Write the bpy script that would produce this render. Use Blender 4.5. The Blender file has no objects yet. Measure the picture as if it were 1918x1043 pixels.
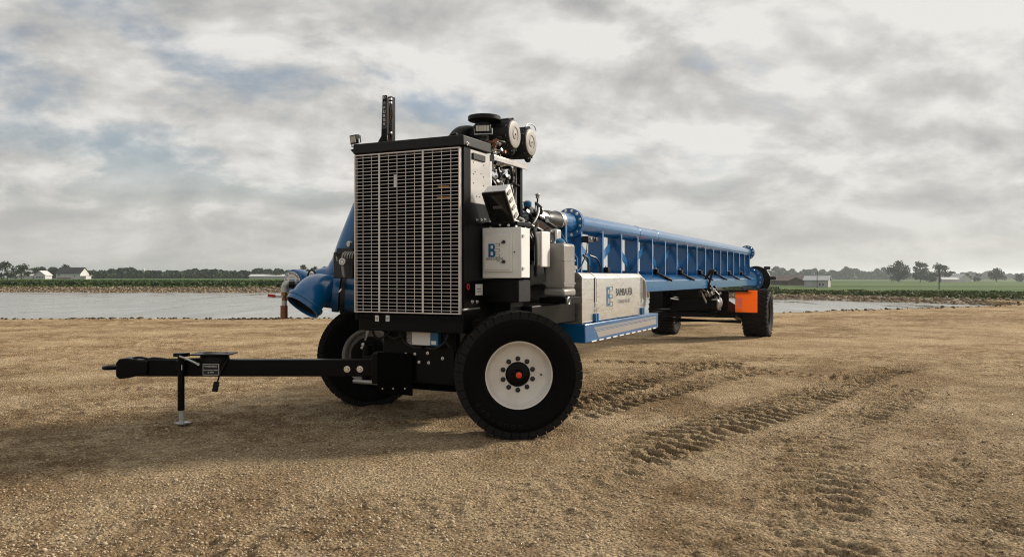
import bpy, math, random
import numpy as np
from mathutils import Vector, Matrix

SC = bpy.context.scene
COL = SC.collection
R = math.radians
rng = np.random.default_rng(11)
random.seed(5)

# ------------------------------------------------------------------ camera
CAM_H = 1.455
cam_d = bpy.data.cameras.new('camera')
cam = bpy.data.objects.new('camera', cam_d); COL.objects.link(cam)
cam.location = (0, 0, CAM_H)
cam.rotation_euler = (R(90.0 - 0.115), 0, 0)
cam_d.sensor_width = 36.0
cam_d.lens = 36.0 * 1476.0 / 1918.0
cam_d.clip_start = 0.05
cam_d.clip_end = 9000
SC.camera = cam

# ------------------------------------------------------------------ exposure, sun, sky
SC.view_settings.view_transform = 'Standard'
SC.view_settings.look = 'None'
SC.view_settings.exposure = 0.0
SC.view_settings.gamma = 1.0
SC.render.engine = 'CYCLES'
SC.cycles.use_denoising = True
SC.cycles.denoising_prefilter = 'NONE'
SC.cycles.filter_width = 1.1
SC.cycles.sample_clamp_indirect = 3.0
SC.cycles.max_bounces = 8
SC.cycles.volume_bounces = 1
SC.cycles.transparent_max_bounces = 8

SUN_AZ = math.atan2(0.42, 0.90)      # from +X towards +Y : right and a little behind the machine
SUN_EL = R(27)
sd = Vector((math.cos(SUN_EL) * math.cos(SUN_AZ), math.cos(SUN_EL) * math.sin(SUN_AZ), math.sin(SUN_EL)))
sun_d = bpy.data.lights.new('sun', 'SUN')
sun_d.energy = 5.0
sun_d.angle = R(7.5)
sun_d.color = (1.0, 0.90, 0.77)
sun = bpy.data.objects.new('sun', sun_d); COL.objects.link(sun)
sun.rotation_euler = (-sd).to_track_quat('-Z', 'Y').to_euler()
sun.location = sd * 60

world = bpy.data.worlds.new('World'); SC.world = world
world.use_nodes = True
wn, wl = world.node_tree.nodes, world.node_tree.links
wn.clear()
def W(t, **k):
    n = wn.new(t)
    for a, b in k.items(): setattr(n, a, b)
    return n
def wmath(op, a, b=None, clamp=False):
    n = W('ShaderNodeMath', operation=op, use_clamp=clamp)
    for i, x in enumerate((a, b)):
        if x is None: continue
        if isinstance(x, (int, float)): n.inputs[i].default_value = x
        else: wl.new(x, n.inputs[i])
    return n.outputs[0]
def wramp(fac, stops, interp='EASE'):
    n = W('ShaderNodeValToRGB'); n.color_ramp.interpolation = interp
    e = n.color_ramp.elements
    while len(e) < len(stops): e.new(0.5)
    for q, (p, c) in zip(e, stops):
        q.position = p; q.color = (c, c, c, 1) if isinstance(c, (int, float)) else (*c, 1)
    wl.new(fac, n.inputs[0]); return n.outputs[0]
tc = W('ShaderNodeTexCoord')
sep = W('ShaderNodeSeparateXYZ'); wl.new(tc.outputs['Generated'], sep.inputs[0])
zup = wmath('MAXIMUM', sep.outputs[2], 0.0)
zc = wmath('ADD', zup, 0.40)
cxn = wmath('DIVIDE', sep.outputs[0], zc); cyn = wmath('DIVIDE', sep.outputs[1], zc)
cmb = W('ShaderNodeCombineXYZ'); wl.new(cxn, cmb.inputs[0]); wl.new(cyn, cmb.inputs[1])
def cloud_noise(scale, detail, rough, dist, rot, sx, off):
    mp = W('ShaderNodeMapping'); wl.new(cmb.outputs[0], mp.inputs[0])
    mp.inputs['Location'].default_value = off
    mp.inputs['Rotation'].default_value = (0, 0, R(rot)); mp.inputs['Scale'].default_value = (sx, 1, 1)
    n = W('ShaderNodeTexNoise', noise_dimensions='3D'); wl.new(mp.outputs[0], n.inputs['Vector'])
    n.inputs['Scale'].default_value = scale; n.inputs['Detail'].default_value = detail
    n.inputs['Roughness'].default_value = rough; n.inputs['Distortion'].default_value = dist
    return n.outputs['Fac']
SKY_OFF = (3.1, 1.7, 0.3)
n_cov = cloud_noise(4.0, 8, 0.55, 0.2, -24, 0.9, SKY_OFF)
n_lit = cloud_noise(4.0, 8, 0.55, 0.2, -24, 0.9, (SKY_OFF[0] + 0.05, SKY_OFF[1] + 0.06, SKY_OFF[2]))
n_big = cloud_noise(1.5, 3, 0.5, 0.1, -15, 0.8, (7.4, 2.2, 5.0))
n_fin = cloud_noise(8.0, 6, 0.55, 0.3, -20, 0.7, (1.3, 9.0, 2.0))
dots = W('ShaderNodeVectorMath', operation='DOT_PRODUCT'); wl.new(tc.outputs['Generated'], dots.inputs[0]); dots.inputs[1].default_value = tuple(sd)
toward = wramp(dots.outputs['Value'], [(0.0, 0.0), (0.95, 1.0)], 'LINEAR')          # clouds are thicker lit towards the sun
cov = wmath('ADD', wmath('ADD', wmath('MULTIPLY', n_cov, 0.58), wmath('MULTIPLY', n_big, 0.34)), wmath('MULTIPLY', n_fin, 0.14))
cov = wmath('ADD', cov, wmath('MULTIPLY', toward, 0.10))
mask = wramp(cov, [(0.39, 0.25), (0.53, 1.0)])
low = wramp(zup, [(0.04, 1.0), (0.20, 0.0)])
mask = wmath('MAXIMUM', mask, low)
relief = wmath('MULTIPLY', wmath('SUBTRACT', n_cov, n_lit), 3.0)
shade = wmath('ADD', wmath('ADD', relief, 0.5), wmath('MULTIPLY', wmath('SUBTRACT', n_cov, 0.5), -0.75))
shade = wmath('ADD', shade, wmath('MULTIPLY', wmath('SUBTRACT', n_fin, 0.5), 0.40))
shade = wmath('ADD', shade, wmath('MULTIPLY', wmath('SUBTRACT', n_big, 0.5), -0.5))
shade = wmath('ADD', shade, wmath('MULTIPLY', toward, 0.20))
ccol = wramp(shade, [(0.10, (0.43, 0.43, 0.427)), (0.52, (0.60, 0.588, 0.562)), (0.92, (0.82, 0.80, 0.765))], 'LINEAR')
hz = W('ShaderNodeMixRGB'); hz.inputs['Color2'].default_value = (0.60, 0.575, 0.53, 1)
wl.new(wmath('MULTIPLY', wramp(zup, [(0.0, 1.0), (0.15, 0.0)]), 0.62), hz.inputs['Fac']); wl.new(ccol, hz.inputs['Color1'])
sky = W('ShaderNodeTexSky', sky_type='NISHITA', sun_disc=False)
sky.sun_elevation = SUN_EL
sky.sun_rotation = math.pi / 2 - SUN_AZ
sky.air_density = 1.0; sky.dust_density = 2.0; sky.ozone_density = 1.0
bg1 = W('ShaderNodeBackground'); bg1.inputs[1].default_value = 0.11; wl.new(sky.outputs[0], bg1.inputs[0])
bg2 = W('ShaderNodeBackground'); bg2.inputs[1].default_value = 1.0; wl.new(hz.outputs[0], bg2.inputs[0])
mx = W('ShaderNodeMixShader'); wl.new(mask, mx.inputs[0]); wl.new(bg1.outputs[0], mx.inputs[1]); wl.new(bg2.outputs[0], mx.inputs[2])
wout = W('ShaderNodeOutputWorld'); wl.new(mx.outputs[0], wout.inputs['Surface'])

# ------------------------------------------------------------------ materials
def mat(name, col, rough=0.5, metal=0.0, var=0.0, vscale=8.0, bump=0.0, bscale=60.0, coat=0.0, stretch=None, col2=None, spec=0.5):
    m = bpy.data.materials.new(name); m.use_nodes = True
    n, l = m.node_tree.nodes, m.node_tree.links
    b = n['Principled BSDF']
    b.inputs['Base Color'].default_value = (*col, 1)
    b.inputs['Roughness'].default_value = rough
    b.inputs['Metallic'].default_value = metal
    b.inputs['Coat Weight'].default_value = coat
    b.inputs['Coat Roughness'].default_value = 0.08
    b.inputs['Specular IOR Level'].default_value = spec
    t = n.new('ShaderNodeTexCoord'); mp = n.new('ShaderNodeMapping'); l.new(t.outputs['Object'], mp.inputs[0])
    if stretch: mp.inputs['Scale'].default_value = stretch
    if var:
        x = n.new('ShaderNodeTexNoise'); x.inputs['Scale'].default_value = vscale; x.inputs['Detail'].default_value = 6
        l.new(mp.outputs[0], x.inputs['Vector'])
        r = n.new('ShaderNodeValToRGB'); r.color_ramp.elements[0].position = 0.3; r.color_ramp.elements[1].position = 0.72
        c2 = col2 or tuple(c * (1 - var) for c in col)
        r.color_ramp.elements[0].color = (*c2, 1); r.color_ramp.elements[1].color = (*col, 1)
        l.new(x.outputs['Fac'], r.inputs[0]); l.new(r.outputs[0], b.inputs['Base Color'])
        q = n.new('ShaderNodeMapRange'); q.inputs['To Min'].default_value = max(0.03, rough - 0.12 * min(1, var * 3)); q.inputs['To Max'].default_value = min(1, rough + 0.14 * min(1, var * 3))
        l.new(x.outputs['Fac'], q.inputs['Value']); l.new(q.outputs[0], b.inputs['Roughness'])
    if bump:
        y = n.new('ShaderNodeTexNoise'); y.inputs['Scale'].default_value = bscale; y.inputs['Detail'].default_value = 5
        l.new(mp.outputs[0], y.inputs['Vector'])
        bp = n.new('ShaderNodeBump'); bp.inputs['Strength'].default_value = bump; bp.inputs['Distance'].default_value = 0.02
        l.new(y.outputs['Fac'], bp.inputs['Height']); l.new(bp.outputs[0], b.inputs['Normal'])
    return m
M = dict(
    blue=mat('blue paint', (0.0003, 0.110, 0.30), 0.30, var=0.18, vscale=3, coat=0.7, spec=0.35),
    black=mat('black paint', (0.0020, 0.0020, 0.0023), 0.34, var=0.25, vscale=6, spec=0.14),
    matte=mat('matte black plastic', (0.006, 0.006, 0.0066), 0.5, var=0.2, vscale=10, spec=0.3),
    core=mat('radiator core', (0.0015, 0.0013, 0.0013), 0.9, spec=0.05),
    rubber=mat('tyre rubber', (0.0022, 0.0023, 0.0026), 0.7, var=0.3, vscale=14, bump=0.15, bscale=120, spec=0.09),
    treadr=mat('dusty tread rubber', (0.010, 0.009, 0.0082), 0.7, var=0.5, vscale=9, bump=0.2, bscale=90, spec=0.25),
    mudrub=mat('dusty flotation rubber', (0.020, 0.017, 0.014), 0.8, spec=0.2, var=0.65, vscale=7, col2=(0.006, 0.0055, 0.005), bump=0.2, bscale=70),
    lett=mat('moulded lettering rubber', (0.006, 0.006, 0.0065), 0.5, spec=0.2),
    hose=mat('hydraulic hose rubber', (0.0045, 0.0045, 0.0045), 0.4, spec=0.35),
    rim=mat('cream rim paint', (0.74, 0.715, 0.67), 0.42, var=0.2, vscale=5, col2=(0.60, 0.55, 0.48)),
    rimg=mat('grey rim paint', (0.42, 0.39, 0.36), 0.5, var=0.3, vscale=6),
    cab=mat('white powder coat', (0.77, 0.765, 0.74), 0.42, var=0.08, vscale=5, bump=0.03, bscale=300),
    alu=mat('brushed aluminium', (0.88, 0.865, 0.84), 0.28, 0.92, var=0.12, vscale=4, stretch=(1, 1, 6)),
    steel=mat('stainless sheet', (0.60, 0.57, 0.54), 0.30, 0.85, var=0.15, vscale=3, stretch=(1, 1, 4)),
    grill=mat('plated grille steel', (0.76, 0.70, 0.67), 0.42, 0.3, var=0.15, vscale=9),
    galv=mat('galvanised steel', (0.55, 0.55, 0.54), 0.42, 0.7, var=0.3, vscale=30),
    chrome=mat('plated bolt steel', (0.78, 0.77, 0.75), 0.25, 0.9),
    grey=mat('grey plastic tank', (0.25, 0.238, 0.218), 0.45, var=0.2, vscale=4),
    lidg=mat('warm grey plastic lid', (0.30, 0.28, 0.258), 0.5, var=0.15, vscale=9),
    brass=mat('brass', (0.36, 0.19, 0.06), 0.4, 0.8, var=0.3, vscale=20),
    copper=mat('bronze nipple', (0.30, 0.13, 0.06), 0.55, 0.5, var=0.4, vscale=25),
    red=mat('red grip vinyl', (0.42, 0.012, 0.012), 0.45),
    redcap=mat('red hub cap', (0.75, 0.05, 0.012), 0.4),
    orange=mat('fluorescent orange panel', (0.98, 0.27, 0.03), 0.5, var=0.06, vscale=5),
    peach=mat('pale peach patch', (0.95, 0.50, 0.36), 0.35),
    white=mat('white sticker', (0.78, 0.77, 0.74), 0.5),
    ink=mat('black print', (0.012, 0.012, 0.014), 0.5),
    gink=mat('grey print', (0.22, 0.22, 0.22), 0.5),
    logo=mat('blue print', (0.006, 0.115, 0.27), 0.4),
    tape=mat('grey reflective stripe', (0.36, 0.34, 0.32), 0.38, 0.3, var=0.1),
    screen=mat('dark screen glass', (0.006, 0.008, 0.009), 0.08, coat=1.0),
    lens=mat('led lens', (0.62, 0.60, 0.54), 0.25),
    valve=mat('pale valve casting', (0.5, 0.5, 0.47), 0.45, 0.4),
    ply=mat('strap steel', (0.66, 0.62, 0.58), 0.3, 0.8, var=0.1),
)

for key in ('orange', 'peach'):      # thin plastic panel: light also comes through from behind (orange translucent)
    n_, l_ = M[key].node_tree.nodes, M[key].node_tree.links
    tr_n = n_.new('ShaderNodeBsdfTranslucent'); tr_n.inputs[0].default_value = (1.0, 0.37, 0.05, 1) if key == 'orange' else (1.0, 0.55, 0.42, 1)
    mx_n = n_.new('ShaderNodeMixShader'); mx_n.inputs[0].default_value = 0.5
    l_.new(n_['Principled BSDF'].outputs[0], mx_n.inputs[1]); l_.new(tr_n.outputs[0], mx_n.inputs[2]); l_.new(mx_n.outputs[0], n_['Material Output'].inputs['Surface'])

# ------------------------------------------------------------------ mesh helpers
def link(name, me, parent=None, m=None):
    o = bpy.data.objects.new(name, me); COL.objects.link(o)
    if m is not None: me.materials.append(M[m] if isinstance(m, str) else m)
    if parent: o.parent = parent
    return o
def np_mesh(name, V, F):
    """V (n,3) float, F (m,k) int array"""
    me = bpy.data.meshes.new(name)
    F = np.asarray(F, np.int32); k = F.shape[1]
    me.vertices.add(len(V)); me.vertices.foreach_set('co', np.asarray(V, np.float32).ravel())
    me.loops.add(F.size); me.loops.foreach_set('vertex_index', F.ravel())
    me.polygons.add(len(F)); me.polygons.foreach_set('loop_start', np.arange(0, F.size, k, dtype=np.int32))
    me.update(calc_edges=True); return me
def empty(name, parent=None, loc=(0, 0, 0)):
    o = bpy.data.objects.new(name, None); COL.objects.link(o); o.location = loc
    o.empty_display_size = 0.2
    if parent: o.parent = parent
    return o
def tag(o, label=None, cat=None, group=None, kind=None):
    if label: o['label'] = label
    if cat: o['category'] = cat
    if group: o['group'] = group
    if kind: o['kind'] = kind
    return o
def V3(p): return np.array(p, float)
def unit(p): p = V3(p); return p / np.linalg.norm(p)
def frame_of(d):
    d = unit(d); h = V3((0, 0, 1)) if abs(d[2]) < 0.9 else V3((1, 0, 0))
    s = unit(np.cross(h, d)); return s, np.cross(d, s), d

class MB:
    """collects shapes; flip=True: coordinates are (u, v, z) of the machine, v towards the near side"""
    def __init__(s, flip=True): s.V = []; s.F = []; s.flip = flip
    def add(s, vs, fs):
        k = len(s.V); s.V += [tuple(p) for p in vs]; s.F += [tuple(i + k for i in f) for f in fs]; return s
    def box(s, c, d, rot=None):
        c, d = V3(c), V3(d) / 2
        A = np.eye(3) if rot is None else np.array(rot)
        vs = [c + A @ (d * V3((i, j, k))) for i in (-1, 1) for j in (-1, 1) for k in (-1, 1)]
        return s.add(vs, [(0, 1, 3, 2), (4, 6, 7, 5), (0, 4, 5, 1), (2, 3, 7, 6), (0, 2, 6, 4), (1, 5, 7, 3)])
    def bx(s, u0, u1, v0, v1, z0, z1): return s.box(((u0 + u1) / 2, (v0 + v1) / 2, (z0 + z1) / 2), (u1 - u0, v1 - v0, z1 - z0))
    def bar(s, p, q, w, h, up=(0, 0, 1)):
        p, q = V3(p), V3(q); d = unit(q - p); a = np.cross(d, V3(up)); a = a / np.linalg.norm(a); b = np.cross(a, d)
        A = np.c_[d, a, b]; return s.box((p + q) / 2, (np.linalg.norm(q - p), w, h), A)
    def prism(s, pts, vec):
        pts = [V3(p) for p in pts]; n = len(pts); vec = V3(vec)
        vs = pts + [p + vec for p in pts]
        return s.add(vs, [tuple(range(n))[::-1], tuple(range(n, 2 * n))] + [(i, (i + 1) % n, n + (i + 1) % n, n + i) for i in range(n)])
    def rings(s, rings, cap=True, closed=False):
        n = len(rings[0]); vs = [p for r in rings for p in r]; fs = []
        m = len(rings)
        for i in range(m if closed else m - 1):
            for j in range(n):
                a, b = i * n + j, i * n + (j + 1) % n; c = ((i + 1) % m) * n
                fs.append((a, b, c + (j + 1) % n, c + j))
        if cap and not closed: fs += [tuple(range(n))[::-1], tuple(range((m - 1) * n, m * n))]
        return s.add(vs, fs)
    def lathe(s, o, d, prof, n=24, cap=True, closed=False):
        """prof: list of (distance along d, radius)"""
        a, b, d = frame_of(d); o = V3(o)
        return s.rings([[o + d * t + r * (a * math.cos(2 * math.pi * j / n) + b * math.sin(2 * math.pi * j / n)) for j in range(n)] for t, r in prof], cap, closed)
    def cyl(s, p, q, r, r2=None, n=16):
        p, q = V3(p), V3(q); L = np.linalg.norm(q - p)
        return s.lathe(p, q - p, [(0, r), (L, r if r2 is None else r2)], n)
    def tube(s, pts, r, n=8, cap=True):
        pts = [V3(p) for p in pts]; rr = r if hasattr(r, '__len__') else [r] * len(pts)
        rings = []; a = None
        for i, p in enumerate(pts):
            t = unit(pts[min(i + 1, len(pts) - 1)] - pts[max(i - 1, 0)])
            if a is None: a = frame_of(t)[0]
            a = a - t * (a @ t); a = a / np.linalg.norm(a); b = np.cross(t, a)
            rings.append([p + rr[i] * (a * math.cos(2 * math.pi * j / n) + b * math.sin(2 * math.pi * j / n)) for j in range(n)])
        return s.rings(rings, cap)
    def build(s, name, m, parent=None, bevel=0.0, sharp=38):
        me = bpy.data.meshes.new(name)
        if s.flip: me.from_pydata([(x, -y, z) for x, y, z in s.V], [], [f[::-1] for f in s.F])
        else: me.from_pydata(s.V, [], s.F)
        me.update()
        me.polygons.foreach_set('use_smooth', [True] * len(me.polygons))
        me.set_sharp_from_angle(angle=R(sharp))
        o = link(name, me, parent, m)
        if bevel:
            b = o.modifiers.new('edge', 'BEVEL'); b.width = bevel; b.segments = 2; b.limit_method = 'ANGLE'; b.angle_limit = R(40)
        return o
def spline(pts, n=8):
    """Catmull-Rom through pts"""
    P = [V3(p) for p in pts]; P = [2 * P[0] - P[1]] + P + [2 * P[-1] - P[-2]]; out = []
    for i in range(1, len(P) - 2):
        for k in range(n):
            t = k / n
            out.append(0.5 * ((2 * P[i]) + (-P[i-1] + P[i+1]) * t + (2*P[i-1] - 5*P[i] + 4*P[i+1] - P[i+2]) * t*t + (-P[i-1] + 3*P[i] - 3*P[i+1] + P[i+2]) * t**3))
    out.append(P[-2]); return out
def bezier(p0, p1, p2, p3, n=14):
    p0, p1, p2, p3 = map(V3, (p0, p1, p2, p3))
    return [(1-t)**3*p0 + 3*(1-t)**2*t*p1 + 3*(1-t)*t*t*p2 + t**3*p3 for t in np.linspace(0, 1, n)]
def glyphs(body, size, extr=0.001, align='CENTER', spacing=1.0):
    c = bpy.data.curves.new('lettering', 'FONT'); c.body = body; c.size = size; c.extrude = extr
    c.align_x = align; c.align_y = 'CENTER'; c.resolution_u = 2; c.space_character = spacing
    t = bpy.data.objects.new('lettering', c); COL.objects.link(t)
    dg = bpy.context.evaluated_depsgraph_get()
    me = bpy.data.meshes.new_from_object(t.evaluated_get(dg))
    bpy.data.objects.remove(t); bpy.data.curves.remove(c); return me
def text(name, body, o, xd, yd, size, m, parent, sx=1.0, align='CENTER', extr=0.001, spacing=1.0, flip=True):
    """lettering whose reading direction is xd and whose upward direction is yd (machine coordinates)"""
    me = glyphs(body, size, extr, align, spacing)
    co = np.empty(len(me.vertices) * 3, np.float32); me.vertices.foreach_get('co', co); co = co.reshape(-1, 3)
    xd, yd, o = unit(xd), unit(yd), V3(o)
    if flip:
        S = np.array((1, -1, 1.0)); xd, yd, o = xd * S, yd * S, o * S
    nd = np.cross(xd, yd)
    out = o + co[:, :1] * xd * sx + co[:, 1:2] * yd + co[:, 2:3] * nd
    me.vertices.foreach_set('co', out.astype(np.float32).ravel()); me.update()
    return link(name, me, parent, m)

# ------------------------------------------------------------------ noise for the terrain
def vnoise(x, y, seed=0):
    xi, yi = np.floor(x).astype(np.int64), np.floor(y).astype(np.int64)
    fx, fy = x - xi, y - yi; fx = fx * fx * (3 - 2 * fx); fy = fy * fy * (3 - 2 * fy)
    def h(a, b):
        n = (a * 374761393 + b * 668265263 + seed * 974711) & 0x7fffffff
        n = ((n ^ (n >> 13)) * 1274126177) & 0x7fffffff
        return ((n ^ (n >> 16)) & 0xffff) / 65535.0
    return (h(xi, yi) * (1 - fx) + h(xi + 1, yi) * fx) * (1 - fy) + (h(xi, yi + 1) * (1 - fx) + h(xi + 1, yi + 1) * fx) * fy
def fbm(x, y, o=4, seed=0, g=0.5):
    s, a, t = 0, 1.0, 0
    for k in range(o):
        s = s + a * vnoise(x * 2**k, y * 2**k, seed + k); t += a; a *= g
    return s / t
def sstep(a, b, x): t = np.clip((x - a) / (b - a), 0, 1); return t * t * (3 - 2 * t)

# ------------------------------------------------------------------ the yard
NS = np.array([(-400, 27.0), (-60, 27.2), (-18, 27.4), (-8.5, 27.4), (-3, 28.3), (4, 29.5), (11.0, 32.3), (14.5, 34), (19, 36.4), (24, 39.4), (28.5, 43.2), (31, 60), (400, 60)])     # edge of the gravel at the water
FS = np.array([(-400, 97.0), (-150, 93), (-57, 88.3), (-26.5, 85.3), (0, 73), (20.6, 60.6), (25.5, 53), (29.4, 46.2), (33, 41.5), (60, 20), (120, -60), (300, -300)])            # far shore
def near_edge(x): return np.interp(x, NS[:, 0], NS[:, 1])
TRACKS = [  # polyline, half width, bar pitch, depth
    ([(-2.6, 3.4), (-0.8, 4.8), (1.2, 6.2), (3.4, 8.0), (5.6, 10.4)], 0.24, 0.19, 0.009, 0.3),
    ([(-0.9, 3.0), (0.8, 4.1), (2.8, 5.5), (5.0, 7.6)], 0.22, 0.17, 0.008, 0.25),
    ([(-5.0, 4.6), (-3.0, 5.0), (-1.0, 5.0), (0.8, 4.6)], 0.24, 0.2, 0.008, 0.25),
    ([(0.35, 8.75), (1.1, 9.9), (1.75, 10.9), (2.7, 12.4), (3.9, 13.6)], 0.34, 0.21, 0.060, 1.0),
    ([(0.55, 8.1), (1.3, 9.1), (2.3, 10.4), (3.2, 11.6), (4.4, 12.8)], 0.26, 0.21, 0.042, 0.9),
    ([(0.8, 6.2), (1.4, 7.0), (2.1, 7.8), (3.1, 8.9), (4.1, 10.1), (5.2, 11.6), (6.8, 13.2)], 0.37, 0.20, 0.050, 1.0),
    ([(1.15, 3.0), (1.7, 4.3), (2.25, 5.9), (2.9, 7.2), (3.7, 8.3), (5.4, 10.6)], 0.32, 0.19, 0.026, 0.6),
    ([(2.1, 3.0), (2.55, 4.2), (3.2, 5.9), (3.9, 7.4), (4.9, 9.4), (6.0, 11.5)], 0.26, 0.16, 0.011, 0.3),
    ([(1.2, 13.6), (2.6, 13.2), (3.9, 12.3), (4.7, 11.0), (5.0, 9.8)], 0.28, 0.20, 0.034, 0.9),
    ([(-0.2, 4.0), (0.5, 5.3), (1.0, 6.3), (1.5, 7.0)], 0.26, 0.16, 0.010, 0.4),
    ([(-7.6, 10.4), (-6.4, 10.3), (-5.2, 10.2), (-4.4, 10.2)], 0.18, 0.16, 0.014, 0.5),
    ([(-3.2, 21.5), (-2.4, 21.8), (-1.6, 21.6)], 0.30, 0.2, 0.02, 0.7),
]
def yard_height(x, y):
    h = 0.035 * (fbm(x * 0.35, y * 0.35, 3, 1) - 0.5) + 0.022 * (fbm(x * 2.1, y * 2.1, 4, 7) - 0.5)
    h = h + 0.022 * (fbm(x * 13, y * 13, 3, 21, 0.6) - 0.5)
    pa = sstep(0.42, 0.62, fbm(x * 0.8 + 4, y * 0.8, 3, 41))
    h = h + (0.25 + 0.75 * pa) * 0.030 * (fbm(x * 6.0, y * 6.0, 4, 43, 0.62) - 0.5)
    # shallow curved scuffs left by turning wheels
    a1 = 2.6 * fbm(x * 0.22, y * 0.22, 2, 45); ca, sa = np.cos(a1), np.sin(a1)
    rd = 1 - np.abs(2 * fbm((x * ca + y * sa) * 1.1, (-x * sa + y * ca) * 5.5, 3, 47) - 1)
    sc_m = sstep(0.50, 0.66, fbm(x * 0.5 + 2, y * 0.5 + 7, 3, 49))
    h = h + sc_m * 0.024 * (rd ** 3 - 0.3)
    for wx0, wy0 in ((0.045, 7.12), (-1.625, 9.0), (6.05, 19.0), (3.95, 19.95)):
        rw_ = np.hypot(x - wx0, (y - wy0)); h = h + 0.022 * np.exp(-((rw_ - 0.32) / 0.10) ** 2) * (0.5 + 1.2 * fbm(x * 8, y * 8, 2, 53))
    dist = np.zeros_like(x)
    wx = x + 0.10 * (fbm(x * 1.7, y * 1.7, 2, 31) - 0.5); wy = y + 0.10 * (fbm(x * 1.7, y * 1.7, 2, 33) - 0.5)
    for pts, hw, pitch, dep, stren in TRACKS:
        P = np.array(pts); best = np.full(x.shape, 1e9); S = np.zeros_like(x); T = np.zeros_like(x); s0 = 0
        for (ax, ay), (bx_, by_) in zip(P[:-1], P[1:]):
            L = math.hypot(bx_ - ax, by_ - ay); ux, uy = (bx_ - ax) / L, (by_ - ay) / L
            al = np.clip((wx - ax) * ux + (wy - ay) * uy, 0, L); ex, ey = wx - ax - al * ux, wy - ay - al * uy
            d2 = ex * ex + ey * ey; c = d2 < best
            best = np.where(c, d2, best); S = np.where(c, s0 + al, S); T = np.where(c, ex * uy - ey * ux, T); s0 += L
        d = np.sqrt(best); m = 1 - sstep(hw * 0.75, hw * 1.15, d)
        m = m * sstep(0, 0.35, S) * sstep(0, 0.35, s0 - S)
        brk = 0.42 + 0.58 * sstep(0.28, 0.50, fbm(x * 1.3 + S * 0, y * 1.3, 3, 51 + int(pitch * 100)))
        m = m * brk
        lug = np.sin(2 * math.pi * (S + 0.40 * np.abs(T) + 0.05 * fbm(x * 6, y * 6, 2, 5)) / pitch)
        lug = np.where(T > 0, lug, np.sin(2 * math.pi * (S + 0.40 * np.abs(T) + pitch * 0.5) / pitch))
        lug = np.clip(lug * 1.9, -1, 1)
        crumble = fbm(x * 17, y * 17, 2, 61) - 0.5
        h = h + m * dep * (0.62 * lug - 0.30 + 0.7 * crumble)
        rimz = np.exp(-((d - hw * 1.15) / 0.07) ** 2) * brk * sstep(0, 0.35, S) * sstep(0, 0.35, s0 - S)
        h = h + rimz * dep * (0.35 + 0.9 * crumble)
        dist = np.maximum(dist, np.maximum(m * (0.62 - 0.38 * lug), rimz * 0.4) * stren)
    # disturbed loose patches
    lp = sstep(0.60, 0.74, fbm(x * 0.55 + 9, y * 0.55, 3, 71))
    h = h + lp * 0.03 * (fbm(x * 9, y * 9, 3, 73, 0.65) - 0.5)
    dist = np.maximum(dist, np.maximum(lp * 0.6, np.maximum(sc_m * 0.65, pa * 0.55) * sstep(0.35, 0.65, fbm(x * 7, y * 7, 3, 57, 0.6))))
    ed = near_edge(x) + 0.8 * (fbm(x * 0.4, x * 0 + 3, 3, 81) - 0.5)
    h = h - 1.1 * sstep(0.0, 3.0, y - ed)
    return h, dist
ts = np.linspace(-0.88, 0.88, 760)
ys = [2.0]
while ys[-1] < 50: ys.append(ys[-1] * (1.004 if 3.0 < ys[-1] < 15 else 1.009))
ys = np.array(ys)
X = ts[None, :] * ys[:, None]; Y = np.repeat(ys[:, None], len(ts), 1)
Z, DIST = yard_height(X, Y)
nr, nc = X.shape
idx = np.arange(nr * nc).reshape(nr, nc)
Fq = np.stack([idx[:-1, :-1], idx[:-1, 1:], idx[1:, 1:], idx[1:, :-1]], -1).reshape(-1, 4)
me = np_mesh('yard_ground', np.stack([X, Y, Z], -1).reshape(-1, 3), Fq)
me.polygons.foreach_set('use_smooth', np.ones(len(me.polygons), bool))
far_pale = sstep(7.0, 17.0, Y + 3.5 * (fbm(X * 0.3, Y * 0.3, 3, 101) - 0.5)) * (0.6 + 0.4 * fbm(X * 0.15, Y * 0.15, 2, 103))
at = me.attributes.new('far_pale', 'FLOAT', 'POINT'); at.data.foreach_set('value', far_pale.astype(np.float32).ravel())
at = me.attributes.new('disturbed', 'FLOAT', 'POINT'); at.data.foreach_set('value', DIST.astype(np.float32).ravel())

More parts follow.
